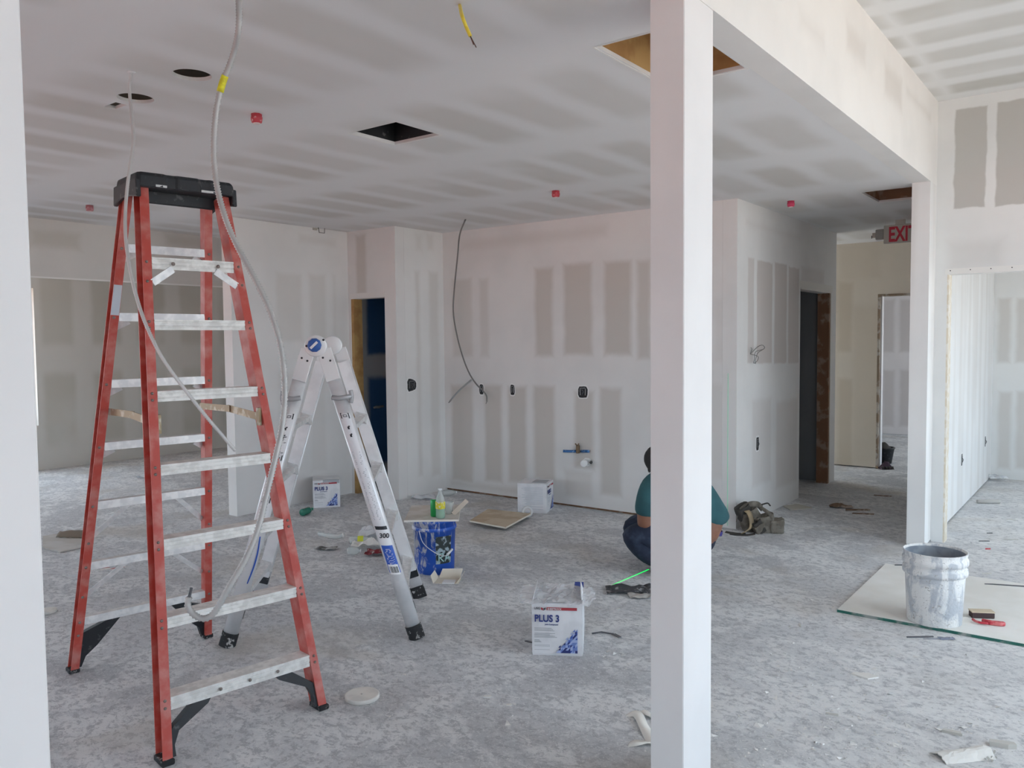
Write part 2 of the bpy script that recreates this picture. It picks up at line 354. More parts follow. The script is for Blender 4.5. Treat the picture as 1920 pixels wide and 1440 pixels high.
# hall wall, dark room behind it
M_hall = drywall('hall_wall_board', (1, 2), wr(PX, XH, (1, 2), [(1403, 482, 1413, 680, .7, .012), (1420, 488, 1447, 680, .9, .012), (1453, 492, 1474, 680, .9, .012), (1479, 500, 1497, 680, .85, .012), (1411, 752, 1445, 900, .4), (1456, 755, 1494, 900, .45), (1400, 420, 1500, 445, .3, .05), (1503, 500, 1545, 535, .4)]), paper=(.60, .545, .51))
DH = (7.905, 8.90)
struct(slab(0, XH, -.122, YB, 9.104, 0, ZC, [(DH[0], DH[1], -.1, 2.035)]).build('wall_hall', M_hall), 'hall wall with tall bare board strips and a dark doorway')
mb = MB(); mb.box((XH-.12, DH[1]-.04, 0), (XH-.002, DH[1]+.001, 2.035)); struct(mb.build('trim_9', wood_dk), 'rough brown timber jamb of the hall doorway')
mb = MB(); mb.box((XH+.001, DH[0]-.05, 2.035), (XH+.006, DH[1]+.05, 2.10)); mb.box((XH-.122, DH[0], 2.02), (XH+.005, DH[1], 2.036)); struct(mb.build('trim_10', mat('head_bead', (.76, .73, .68), .8)), 'pale bead over the hall doorway')
mb = MB(); mb.box((XH-.001, DH[1]-.004, 0), (XH+.005, DH[1]+.012, 2.04)); struct(mb.build('trim_11', mat('jamb_bead', (.72, .68, .62), .8)), 'pale bead down the hall doorway jamb')
M_dark = drywall('shade_painted_board', (0, 2), [], mud=(.26, .265, .27))  # board colour darkened to stand in for the missing light
struct(slab(1, 8.985, .015, -5.0, XH-.123, 0, ZC).build('wall_store_back', M_dark), 'back wall of the unlit room off the hall, its shade in the colour')
struct(slab(0, -4.4, -.12, YB+.1, 9.1, 0, ZC).build('wall_store_side', M_dark), 'side wall of the unlit room off the hall, its shade in the colour')
# end of hall
M_end = drywall('hall_end_board', (0, 2), wr(PY, YE, (0, 2), [(1572, 530, 1597, 660, .7, .04), (1572, 710, 1597, 876, .7, .04), (1600, 575, 1648, 870, .35, .06), (1575, 460, 1650, 520, .3, .05)]), mud=(.80, .72, .61), paper=(.64, .55, .43))  # mud tone warmed to stand in for light reflected off timber
struct(slab(1, YE, .122, -4.7, XB-.122, .012, ZC, [(-2.306, -1.40, -.1, 2.035)]).build('wall_hall_end', M_end), 'end wall of the hall with an open doorway')
mb = MB(); mb.box((-2.33, YE-.004, 0), (-2.304, YE+.13, 2.035)); mb.box((-2.33, YE-.004, 2.03), (-1.4, YE+.13, 2.055)); struct(mb.build('trim_12', mat('jamb_lumber', (.30, .22, .15), .8, c2=(.55, .50, .44), sc=12)), 'bare timber lining of the far doorway')
mb = MB(); mb.box((-2.304, YE+.03, 0), (-2.288, YE+.11, 2.03)); struct(mb.build('trim_13', M_white), 'white board edge inside the far doorway')
struct(slab(1, 9.103, -.1, -6.75, -4.4, 0, ZH+.02).build('wall_hall_side', M_plain), 'side wall of the corridor where the hall turns away, raised as a light stop')  # top raised to keep yard sky light out of the ceiling void
struct(slab(0, -4.55, -.15, YE+.12, YN, 0, ZC).build('wall_far_room_side', M_plain), 'side wall of the lit room beyond the hall')
M_pink = drywall('far_room_board', (0, 2), wr(PY, YN, (0, 2), [(1657, 562, 1676, 660, .9), (1688, 562, 1712, 660, .9), (1657, 694, 1676, 800, .9), (1688, 694, 1712, 800, .9)]), mud=(.80, .76, .76), paper=(.62, .575, .565))
struct(slab(0, -6.75, .03, 7.6, 9.1, ZC, ZH+.02).build('wall_light_stop_side', M_plain), 'upper wall beside the made-up yard, added to block sky light')  # added to stop sky light leaking in above the ceiling
struct(slab(0, -4.7, .03, 9.104, YN, ZC, ZH+.02).build('wall_light_stop', M_plain), 'upper wall along the made-up yard, added to block sky light')  # same added light stop along the made-up yard
struct(slab(1, YN, .12, -4.7, XE, .01, ZH).build('wall_far_room', M_pink), 'wall of the lit room beyond the hall')
# left side: wall, closet doorway, chase
M_left = drywall('left_wall_board', (1, 2), wr(PX, XL, (1, 2), [(517, 512, 568, 640, .4), (580, 514, 612, 640, .4), (624, 516, 632, 640, .3), (520, 700, 565, 880, .25), (580, 700, 612, 880, .25), (560, 440, 630, 462, .3)]))
struct(slab(0, XL, -.125, 4.265, 7.6, 0, ZC).build('wall_left', M_left), 'left wall stub ending beside the ladders')
M_clos = drywall('closet_wall_board', (0, 2), wr(PY, 5.625, (0, 2), [(667, 442, 687, 550, .8, .03)]))
DX = (-6.262, -5.81)
struct(slab(1, 5.625, .12, XL, -5.655, 0, ZC, [(DX[0]-.035, DX[1], -.1, 2.0)]).build('wall_closet', M_clos), 'narrow wall with the closet doorway')
mb = MB(); mb.box((DX[0]-.036, 5.628, 0), (DX[0], 5.744, 2.0)); struct(mb.build('trim_14', wood), 'yellow timber stud lining the closet doorway')
mb = MB(); mb.box((DX[0]-.05, 5.62, 2.0), (DX[1]+.01, 5.63, 2.045)); mb.box((DX[0]-.034, 5.62, 1.99), (DX[1], 5.745, 2.001)); struct(mb.build('trim_15', mat('closet_bead', (.78, .76, .73), .8)), 'pale bead over the closet doorway')
BLUE = (.02, .085, .21)
M_blue = drywall('moisture_board', (1, 2), [(5.86, 1.42, 6.17, 2.3, 1, .03), (5.86, .25, 6.15, 1.18, 1, .04), (6.3, .2, 6.55, 2.3, 1, .04)], mud=(.42, .43, .45), paper=BLUE)
mb = MB(); mb.box((XL-.001, 5.745, 0), (XL+.018, 7.5, ZC)); struct(mb.build('wall_closet_inside', M_blue), 'blue moisture board with grey mud inside the closet')
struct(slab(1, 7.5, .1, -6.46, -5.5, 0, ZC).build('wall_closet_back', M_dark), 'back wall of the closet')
M_chase = drywall('chase_board', (1, 2), wr(PX, -5.655, (1, 2), [(779, 510, 792, 890, .5), (804, 510, 826, 890, .45), (780, 440, 790, 470, .25), (801, 440, 812, 470, .25)]), mud=(.82, .81, .79))
struct(slab(0, -5.655, -.12, 5.746, 7.6, 0, ZC).build('wall_chase', M_chase), 'pale return wall between closet and back wall')
# far left bay
M_west = periodic('west_wall_board', (1, 2), (4.42, .1), (.62, 1.28), (.62, .72), soft=(.05, .08), wob=.03, paper=(.54, .525, .465), mud=(.68, .67, .63))
WIN1 = (1.2, 4.46, .56, 2.26); WIN2 = (9.2, 10.1, .1, 2.5); WIN3 = (-1.9, .8, .56, 2.26)  # first window is seen; the other two are added to bring in light
struct(slab(0, -4.55, -.15, 9.104, YE+.1, 0, ZC, [WIN2]).build('wall_corridor_end', M_plain), 'added window wall letting light into the corridor off the hall')  # made-up end wall, set close so its window brightens the hall
struct(slab(0, XW, -.15, YF, 7.72, 0, ZC, [WIN1, WIN3]).build('wall_west', M_west), 'far left wall with a bright window')
M_soff = drywall('soffit_board', (1, 2), wr(PX, -7.663, (1, 2), [(58, 430, 150, 468, .5, .05), (310, 440, 385, 465, .45, .05)]), mud=(.72, .70, .66), paper=(.52, .49, .42))
struct(slab(0, -7.663, -.12, YF, 7.6, 2.157, ZC).build('wall_soffit', M_soff), 'dropped soffit across the far left bay')
mb = MB(); mb.box((-7.668, YF, 2.147), (-7.655, 7.6, 2.16)); struct(mb.build('trim_16', mat('soffit_bead', (.84, .83, .80), .6)), 'pale bead along the soffit edge')
struct(slab(1, 7.6, .12, XW, -5.5, 0, ZC).build('wall_bay_back', M_west), 'back wall of the far left bay')
# outer walls; unseen windows behind and beside the camera, some added for light
fw = [(.1, 1.2, .02, 1.9), (-5.6, -3.4, .1, 1.9), (-9.6, -8.2, .5, 2.3)]  # unseen windows, placed and sized to light the walls inside
ew = [(-.6, .6, 1.0, 2.9), (2.3, 3.9, .05, 3.1), (4.1, 6.0, .05, 3.1), (7.3, 9.3, .4, 2.8), (10.6, 13.6, .1, 3.1)]  # nearest and farthest added for light; others inferred from shadows and brightness
struct(slab(1, YF, -.2, XW, XE, 0, ZH, fw).build('wall_front', M_plain), 'shopfront wall behind the camera')
struct(slab(0, XE, .2, YF, YN, 0, ZH, ew).build('wall_east', M_plain), 'window wall on the right')
M_fr = mat('window_frame', (.75, .76, .77), .4)
pane = bpy.data.materials.new('window_glass'); pane.use_nodes = True
nt = pane.node_tree; nt.nodes.clear(); o_ = N(nt, 'ShaderNodeOutputMaterial'); tr = N(nt, 'ShaderNodeBsdfTransparent'); gl = N(nt, 'ShaderNodeBsdfGlossy'); gl.inputs['Roughness'].default_value = .05
mx = N(nt, 'ShaderNodeMixShader'); mx.inputs[0].default_value = .06
nt.links.new(tr.outputs[0], mx.inputs[1]); nt.links.new(gl.outputs[0], mx.inputs[2]); nt.links.new(mx.outputs[0], o_.inputs[0])
def window(i, axis, p, hole):
    u0, u1, v0, v1 = hole; oth = 1-axis; mb = MB()
    def B(a0, a1, b0, b1):
        lo = [0, 0, b0]; hi = [0, 0, b1]; lo[axis] = p-.03; hi[axis] = p+.03; lo[oth] = a0; hi[oth] = a1; mb.box(lo, hi)
    B(u0, u0+.05, v0, v1); B(u1-.05, u1, v0, v1); B(u0+.05, u1-.05, v0, v0+.05); B(u0+.05, u1-.05, v1-.05, v1); c = (u0+u1)/2; B(c-.025, c+.025, v0+.05, v1-.05)
    o = struct(mb.build('window_%d' % i, M_fr), 'window frame in the outer wall, seen')
    g = MB(); lo = [0, 0, v0+.05]; hi = [0, 0, v1-.05]; lo[axis] = p-.004; hi[axis] = p+.004; lo[oth] = u0+.05; hi[oth] = u1-.05; g.box(lo, hi); g.build('pane', pane, o)
    ld = bpy.data.lights.new('sky_portal', 'AREA'); ld.shape = 'RECTANGLE'; ld.size = u1-u0; ld.size_y = v1-v0; ld.cycles.is_portal = True
    l = bpy.data.objects.new('sky_portal', ld); COL.objects.link(l); loc = [0, 0, (v0+v1)/2]; loc[axis] = p; loc[oth] = c; l.location = loc
    if axis == 1: l.rotation_euler = (math.pi/2, 0, 0) if p < 0 else (-math.pi/2, 0, 0)
    else: l.rotation_euler = (0, math.pi/2, 0) if p > 0 else (0, -math.pi/2, 0)
    if axis == 0: ld.size, ld.size_y = v1-v0, u1-u0
    if axis == 1: l.rotation_euler = (math.pi/2, 0, 0)
window(1, 0, XW-.1, WIN1); window(13, 0, XW-.1, WIN3); window(2, 0, -4.65, WIN2)
for i, h in enumerate(fw): window(3+i, 1, YF-.12, h)
for i, h in enumerate(ew): window(6+i, 0, XE+.12, h)
#OBJECTS#
# ================================================================== THINGS
fg_red = mat('red_fibreglass', (.50, .068, .048), .5, c2=(.58, .22, .19), sc=14, lo=.38, hi=.75, bmp=.06)
alu = mat('dusty_aluminium', (.68, .68, .68), .45, .45, c2=(.82, .81, .80), sc=30, lo=.4, hi=.65)
alu_step = mat('mudded_step', (.70, .69, .66), .6, .25, c2=(.84, .83, .80), sc=25, lo=.4, hi=.6, bmp=.15)
blk = mat('black_plastic', (.018, .02, .024), .55, c2=(.10, .10, .10), sc=40, lo=.6, hi=.72)
rubber = mat('black_rubber', (.02, .02, .022), .8, c2=(.45, .44, .43), sc=45, lo=.56, hi=.66)
steel = mat('rivet_steel', (.24, .20, .18), .5, .5)
brass = mat('dull_spreader_steel', (.30, .23, .14), .5, .55, c2=(.50, .45, .36), sc=20, lo=.5, hi=.65)
white = mat('white_card', (.78, .78, .79), .6)
# ---------------------------------------------------------------- red step ladder
O = Vector((-2.7217, 1.8677, 0)); ang = math.atan2(.986, .167)
lad = thing('step_ladder', 'tall red fibreglass step ladder with black top cap and dusty aluminium steps', 'ladder', O, ang)
LEAN, ZT, SPR, DR = .222, 2.20, 1.224, .232
def fpt(s, z, dv=0): return Vector((s*(.305-.0695*z), LEAN*z+dv, z))
def rpt(s, z, dv=0): return Vector((s*(.305-.068*z), SPR-DR*z+dv, z))
def chan(s, dep, fl=.036, t=.004):
    return [(0, 0), (s*fl, 0), (s*fl, t), (s*t, t), (s*t, dep-t), (s*fl, dep-t), (s*fl, dep), (0, dep)]
for s in (-1, 1):
    for fn, dep, sg in ((fpt, .075, 1), (rpt, .05, -1)):
        mb = MB(); p0, p1 = fn(s, .012), fn(s, ZT)
        ax = (p1-p0).normalized(); xd = Vector((1, 0, 0)); xd = (xd-ax*xd.dot(ax)).normalized(); yd = ax.cross(xd)
        k = 1 if yd.y > 0 else -1
        mb.beam(p0, p1, [(a, k*b*sg) for a, b in chan(s, dep)], xd)
        r = mb.build('rail', fg_red, lad)
        mb = MB(); b0 = fn(s, 0); d = dep*sg
        mb.box((b0.x-(.006 if s > 0 else .042), min(b0.y-.006*sg, b0.y+d+.006*sg), 0), (b0.x+(.042 if s > 0 else .006), max(b0.y-.006*sg, b0.y+d+.006*sg), .022))
        mb.build('foot', rubber, lad, bevel=.004)
def step_part(name, s0, s1, poly, m):
    mb = MB(); mb.beam(s0, s1, poly, (0, 1, 0)); return mb.build(name, m, lad)
ZS = [.232, .515, .80, 1.08, 1.365, 1.65, 1.905]
for i, z in enumerate(ZS):
    a, b = fpt(-1, z), fpt(1, z); h = .048 if i in (0, 6) else .042
    # profile in (depth, up): front lip with two grooves, tread, back lip
    pr = [(0, -h), (0, -h*.70), (.003, -h*.66), (.003, -h*.6), (0, -h*.55), (0, -h*.32), (.003, -h*.28), (.003, -h*.2), (0, -h*.15), (0, 0), (.078, 0), (.078, -.03), (.074, -.03), (.074, -.004), (.006, -.004), (.006, -h)]
    mb = MB(); mb.beam((a.x, a.y-.004, z), (b.x, b.y-.004, z), pr, (0, 1, 0)); mb.build('step', alu_step, lad)
for s in (-1, 1):   # top step braces
    mb = MB(); z = ZS[6]; p = fpt(s, z-.105); q = fpt(s, z-.04); mb.bar((q.x-s*.085, q.y+.004, z-.045), (p.x-s*.002, p.y+.004, p.z), .004, .03, (0, 1, 0)); mb.build('brace', alu, lad)
    # black gussets under the lowest front step and at the rear feet
    for fn, sg, z0, nm in ((fpt, 1, ZS[0], 'gusset'), (rpt, -1, .27, 'gusset')):
        def gp(dx, z): q = fn(s, z, .008*sg); return Vector((q.x-s*dx, q.y, z))
        mb = MB(); zt_ = z0-.042 if sg > 0 else z0-.032; pts = [gp(.17, zt_), gp(.12, zt_), gp(.0, zt_-.045), gp(.0, .02), gp(.014, .02), gp(.028, .07), gp(.075, .115)] if sg < 0 else [gp(.16, zt_), gp(.095, zt_), gp(.0, zt_-.075), gp(.0, .02), gp(.016, .02), gp(.012, .06), gp(.03, zt_-.085), gp(.145, zt_-.022)]
        n = len(pts); vs = pts+[p+Vector((0, .03*sg, 0)) for p in pts]
        mb.add(vs, [tuple(range(n)), tuple(range(n, 2*n))]+[(i, (i+1) % n, (i+1) % n+n, i+n) for i in range(n)]); mb.build('gusset', blk, lad)
# rear horizontals
for i, z in enumerate([.275, .545, .835, 1.11, 1.395, 1.69, 1.985]):
    a, b = rpt(-1, z), rpt(1, z); mb = MB()
    mb.beam((a.x, a.y-.048, z), (b.x, b.y-.048, z), [(0, -.036), (0, 0), (.04, 0), (.04, -.02), (.037, -.02), (.037, -.003), (.003, -.003), (.003, -.036)], (0, 1, 0))
    mb.build('rear_horizontal', alu, lad)
    if i in (1, 2):
        for s in (-1, 1):
            mb = MB(); p = rpt(s, z-.17, -.02); mb.bar((s*.10, a.y-.045, z-.02), (p.x-s*.003, p.y, p.z), .004, .022, (0, 1, 0)); mb.build('rear_brace', alu, lad)
    elif i > 2:
        for s in (-1, 1):
            mb = MB(); p = rpt(s, z-.06, -.02); c = rpt(s, z)
            mb.bar((c.x-s*.045, c.y-.03, z-.034), (p.x-s*.002, p.y, p.z), .003, .03, (0, 1, 0)); mb.build('corner_bracket', alu, lad)
# spreaders
for s in (-1, 1):
    f, r = fpt(s, 1.235, .035), rpt(s, 1.25, -.02); mdp = (f+r)/2+Vector((0, 0, .012))
    mb = MB(); mb.bar((f.x-s*.006, f.y, f.z), (mdp.x-s*.006, mdp.y, mdp.z), .032, .004, (0, 0, 1)); mb.bar((mdp.x-s*.011, mdp.y-.03, mdp.z), (r.x-s*.011, r.y, r.z), .03, .004, (0, 0, 1)); sp_ = mb.build('spreader', brass, lad)
    mb = MB(); mb.cbox((f.x-s*.008, f.y-.012, f.z), (.012, .025, .075)); mb.build('bracket', brass, sp_)
# rivets
mb = MB()
def rivet(p, r=.006):
    mb.lathe([(0, -.004), (r*.7, -.0035), (r, -.001), (r, .001)], 8, p, Matrix.Rotation(-math.pi/2, 4, 'X'))
for z in ZS:
    for s in (-1, 1):
        for dz in ((-.008, -.034) if z < 1.9 else (-.02, -.1)):
            p = fpt(s, z+dz); rivet((p.x+s*.02, p.y-.001, p.z))
for z in (.21, .275, .40, .545, .66, .835, 1.11, 1.395, 1.69, 1.985):
    for s in (-1, 1): p = rpt(s, z-.02, -.05); rivet((p.x+s*.02, p.y-.001, p.z), .007)
for x in (-.10, .02, .14): rivet((x, fpt(0, ZS[0]-.024).y-.006, ZS[0]-.024), .007)
for x in (-.09, .10): rivet((x, fpt(0, ZS[6]-.024).y-.006, ZS[6]-.024), .008)
tag(mb.build('rivets', steel, lad), 'dark round rivets on the rails and steps', None, kind='stuff')
# top cap: moulded block with end skirts, scalloped front lip and tool slots
yc = LEAN*ZT; mb = MB()
x0 = .205; zb = ZT-.045; zt = ZT+.055
out = [(-x0, .0), (-x0+.012, -.018), (-.10, -.022), (-.085, -.012), (-.055, -.012), (-.04, -.022), (.045, -.022), (.06, -.012), (.085, -.012), (.10, -.022), (x0-.012, -.018), (x0, .0), (x0, .235), (x0-.02, .25), (-x0+.02, .25), (-x0, .235)]
n = len(out); vs = [(x*1.04, yc-.015+y, ZT-.006) for x, y in out]+[(x, yc-.012+y*.97, zt-.012) for x, y in out]+[(x*.97, yc-.002+y*.93, zt) for x, y in out]
mb.add(vs, [tuple(range(n))[::-1], tuple(range(2*n, 3*n))]+[(l*n+i, l*n+(i+1) % n, (l+1)*n+(i+1) % n, (l+1)*n+i) for l in (0, 1) for i in range(n)])
for s in (-1, 1):
    xs = sorted((s*(x0+.008), s*(x0-.012))); mb.add([(x, y, z) for x in xs for y, z in ((yc-.03, zt-.03), (yc-.035, zb-.005), (yc+.08, zb+.012), (yc+.15, zb+.012), (yc+.25, zb-.012), (yc+.24, zt-.03))],
        [(0, 1, 2, 3, 4, 5), (11, 10, 9, 8, 7, 6)]+[(i, (i+1) % 6, (i+1) % 6+6, i+6) for i in range(6)])
mb.box((-.16, yc+.07, zb-.01), (.16, yc+.085, ZT)); cap = mb.build('top_cap', blk, lad, bevel=.004)
mb = MB()
for xa, xb in ((-.135, -.09), (-.03, .0), (.055, .125)): mb.box((xa, yc-.036, ZT-.003), (xb, yc-.012, ZT+.006))
tag(mb.build('tool_slots', mat('slot_mud', (.7, .7, .69), .7), cap), 'pale mud in the tool slots', None, kind='stuff')
p = rpt(-1, 1.81, -.05); mb = MB(); q = rpt(-1, 1.68, -.05); mb.bar(p+Vector((-.018, -.002, 0)), q+Vector((-.018, -.002, 0)), .034, .002, (1, 0, 0)); mb.build('sticker', mat('pale_sticker', (.55, .60, .66), .5), lad)
# ---------------------------------------------------------------- aluminium folding ladder
O2 = Vector((-3.2825, 2.6955, 0)); a2 = math.atan2(.67, .742)
alu_rail = mat('bright_aluminium', (.80, .80, .81), .35, .25, c2=(.72, .72, .73), sc=14, lo=.4, hi=.7)
al = thing('folding_ladder', 'silver aluminium multi-position ladder standing open as an A-frame', 'ladder', O2, a2)
ZHG = 1.535; ink = mat('print_black', (.02, .02, .025), .5); blue = mat('label_blue', (.025, .10, .48), .5); grey_ink = mat('print_grey', (.30, .31, .33), .6)
def apt(s, side, z, dx=0): return Vector((s*(.485*(1-z/ZHG)+.035*(z/ZHG))+dx, (0 if side == 0 else .62)+(.045 if side else -.0)*(1-z/ZHG), z))
for s in (-1, 1):
    for side in (0, 1):
        sg = -1 if side == 0 else 1
        prof = [(-.038, 0), (-.036, sg*.012), (-.028, sg*.022), (-.014, sg*.028), (.0, sg*.03), (.014, sg*.028), (.028, sg*.022), (.036, sg*.012), (.038, 0), (.034, sg*-.004), (-.034, sg*-.004)]
        p0, p1 = apt(s, side, .05), apt(s, side, 1.40); mb = MB(); ax = (p1-p0).normalized(); xd = Vector((1, 0, 0)); xd = (xd-ax*xd.dot(ax)).normalized(); k = 1 if ax.cross(xd).y > 0 else -1
        mb.beam(p0, p1, [(a, k*b) for a, b in prof], xd, True); mb.build('outer_rail', alu_rail, al)
        q0, q1 = apt(s, side, .16), apt(s, side, 1.44); off = Vector((0, -sg*.026, 0)); mb = MB()
        mb.beam(q0+off, q1+off, [(a*.86, k*b) for a, b in ((-.038, -.012), (.038, -.012), (.038, .012), (.030, .012), (.030, -.006), (-.030, -.006), (-.030, .012), (-.038, .012))], xd); mb.build('inner_rail', alu_rail, al)
        mb = MB(); f0 = apt(s, side, 0); f1 = apt(s, side, .075); mb.beam(f0+Vector((0, 0, .004)), f1, [(a*1.12, k*b*1.2) for a, b in prof], xd); mb.build('foot', rubber, al)
        mb = MB(); mb.beam(q0+off-ax*.02, q0+off+ax*.02, [(-.036, -.014), (.036, -.014), (.036, .014), (-.036, .014)], xd); mb.build('end_plug', blk, al)
    for z in (.245, .53, .82, 1.11):
        a, b = apt(s, 0, z), apt(s, 1, z); mb = MB(); ax = (apt(s, 0, 1.4)-apt(s, 0, 0)).normalized()
        mb.beam(a, b, [(-.026, .012), (.026, .012), (.026, -.012), (.01, -.016), (-.01, -.016), (-.026, -.012)], (1, 0, 0)); mb.build('rung', alu, al)
        for side in (0, 1):
            mb = MB(); c = apt(s, side, z); sg = 1 if side == 0 else -1
            mb.add([(c.x+dx, c.y+sg*dy, z+dz) for dx, dy, dz in ((-.03, .03, .04), (.034, .03, .02), (.034, .03, -.04), (-.03, .03, -.03), (-.022, .10, .018), (.024, .10, .014), (.024, .10, -.018), (-.022, .10, -.018))],
                   [(0, 1, 2, 3), (4, 5, 6, 7), (0, 1, 5, 4), (1, 2, 6, 5), (2, 3, 7, 6), (3, 0, 4, 7)]); mb.build('rung_bracket', alu, al)
    # locking clips
    for side in (0,):
        c = apt(s, side, 1.27); mb = MB(); e = 1 if s > 0 else -1
        mb.tube(spline([c+Vector((-e*.034, -.038, .004)), c+Vector((.0, -.046, .0)), c+Vector((e*.034, -.040, .004)), c+Vector((e*.058, -.022, .008))], 5), .0125, 10); mb.tube(spline([c+Vector((e*.056, -.02, .038)), c+Vector((e*.062, -.022, .008)), c+Vector((e*.056, -.02, -.026))], 5), .011, 8); mb.build('lock_clip', mat('clip_steel', (.42, .42, .43), .45, .35), al)
for side in (0, 1):
    y = -.012 if side == 0 else .632; sg = -1 if side == 0 else 1
    mb = MB(); R90 = Matrix.Rotation(math.pi/2, 4, 'X')
    mb.lathe([(0, -.016), (.052, -.016), (.056, -.012), (.056, .012), (.052, .016), (0, .016)], 32, (0, y, ZHG), R90)
    for s in (-1, 1):
        t0 = apt(s, side, ZHG-.015); t1 = apt(s, side, 1.36); mb.bar((t0.x, y, t0.z), (t1.x, y+sg*.016, t1.z), .072, .012, (1, 0, 0))
    hg = mb.build('hinge', mat('hinge_plate', (.78, .78, .78), .45, .4), al, bevel=.002)
    mb = MB()
    for s in (-1, 1):
        for z, dx in ((1.475, -.018), (1.46, .014), (1.43, -.02), (1.425, .012), (1.44, .0)):
            c = apt(s, side, z); mb.lathe([(0, -.008), (.0055, -.008), (.0055, .0), (0, .0)], 8, (c.x+dx, y+sg*.013, z), R90 if side == 0 else Matrix.Rotation(-math.pi/2, 4, 'X'))
    for dx, dz in ((-.045, .0), (.04, .03)): mb.lathe([(0, -.004), (.006, -.004), (.006, .0), (0, .0)], 8, (dx, y+sg*.017, ZHG+dz), R90)
    tag(mb.build('rivet_dots', ink, hg), 'small dark rivet heads on the hinge', None, kind='stuff')
    if side == 0:
        mb = MB(); pr = [(0, -.0), (.034, .0), (.036, .006), (.034, .016), (.026, .022), (0, .022)]; mb.lathe([(r, z) for r, z in pr], 10, (-.005, y-.014, ZHG+.004), R90); kn = mb.build('hinge_knob', mat('knob_blue', (.03, .11, .38), .45, c2=(.35, .42, .55), sc=40, lo=.6, hi=.7), hg)
        mb = MB(); mb.bar((-.022, y-.038, ZHG-.012), (.012, y-.038, ZHG+.02), .012, .004, (0, 0, 1)); mb.build('knob_grip', white, kn)
# rail stickers on the near rails (they lie on the crown of the rail)
def sticker(s, z0, z1, wd, m, nm='sticker', dx=0, lift=.0012, par=None):
    a, b = apt(s, 0, z0, dx), apt(s, 0, z1, dx); mb = MB(); ax = (b-a).normalized(); w2 = wd/2
    n = 6; xs = [-w2+wd*i/n for i in range(n+1)]
    def yy(x): return -.03*math.sqrt(max(0, 1-((x+dx)/.0385)**2))-lift-.0004
    vs = [(p.x+x, p.y+yy(x), p.z-x*0) for p in (a, b) for x in xs]
    mb.add(vs, [(i, i+1, i+n+2, i+n+1) for i in range(n)], True); return mb.build(nm, m, par or al)
st = sticker(1, .40, 1.19, .058, mat('sticker_silver', (.76, .76, .78), .5))
sl = sticker(-1, .62, 1.19, .054, mat('sticker_white', (.80, .80, .81), .5))
sticker(1, .36, .555, .060, blue, 'blue_label', lift=.002)
wl = sticker(1, .505, .60, .060, mat('sticker_capacity', (.80, .80, .81), .5), 'capacity_label', lift=.0026); sticker(1, .588, .606, .060, ink, 'capacity_band', lift=.0034, par=wl)
bc = sticker(1, .352, .405, .050, mat('sticker_barcode', (.85, .85, .86), .5), 'barcode_label', lift=.003)
mb = MB()
def tick(s, z0, z1, x0, x1, lift=.004):
    lift += .0012
    a, b = apt(s, 0, z0), apt(s, 0, z1)
    def yy(x): return -.03*math.sqrt(max(0, 1-(x/.0385)**2))-lift
    mb.add([(p.x+x, p.y+yy(x), p.z) for p in (a, b) for x in (x0, x1)], [(0, 1, 3, 2)])
for k in range(9): tick(1, .362, .395, -.02+k*.0048, -.02+k*.0048+(.0026 if k % 3 else .0012))
mb.build('barcode', ink, bc)
mb = MB()
for k in range(46):
    z = .64+k*.0078
    if random.random() < .85: tick(1, z, z+.0025, -.022, random.uniform(.005, .022), .002)
tag(mb.build('fine_print', grey_ink, st), 'rows of fine grey print', None, kind='stuff')
mb = MB()
for k in range(24):
    z = .40+k*.006
    if z < .49: tick(1, z, z+.0022, -.02+random.random()*.01, .02-random.random()*.012, .0026)
tag(mb.build('fine_print', white, bc), 'rows of fine white print', None, kind='stuff')
mb = MB()
for s, zs in ((-1, (1.165, .955, .74)), (1, (1.165, ))):
    for z in zs:
        for a, b, c, d in ((z, z+.004, -.022, .022), (z+.024, z+.028, -.022, .022), (z, z+.028, -.022, -.017), (z, z+.028, .017, .022), (z+.008, z+.02, -.01, -.007), (z+.008, z+.02, .007, .01), (z+.008, z+.011, -.01, .01), (z+.017, z+.02, -.01, .01)): tick(s, a, b, c, d, .0022)
for s, z in ((-1, 1.11), (-1, 1.07), (1, 1.11), (1, 1.07), (-1, .92), (-1, .90)): tick(s, z, z+.014, -.006, .004, .0022); tick(s, z+.012, z+.018, .0, .008, .0022)
for k in range(30):
    z = random.uniform(.66, 1.10); x = random.uniform(-.02, .01); tick(-1, z, z+.003, x, x+.012, .0022)
tag(mb.build('warning_print', ink, sl), 'black boxed warning marks', None, kind='stuff')
pp = apt(1, 0, .546); text('300', .034, ink, wl, Matrix.Translation((pp.x-.024, pp.y-.0345, pp.z))@Matrix.Rotation(math.pi/2, 4, 'X'), bold=.0008)
mb = MB(); a, b = apt(-1, 0, .36), apt(-1, 0, .60)
for dx in (-.012, ):
    pts = [apt(-1, 0, .33+.24*k/10)+Vector((.018+.012*math.sin(math.pi*k/10), -.024, 0)) for k in range(11)]; mb.tube(pts, .004, 6)
mb.build('blue_mark', blue, al)
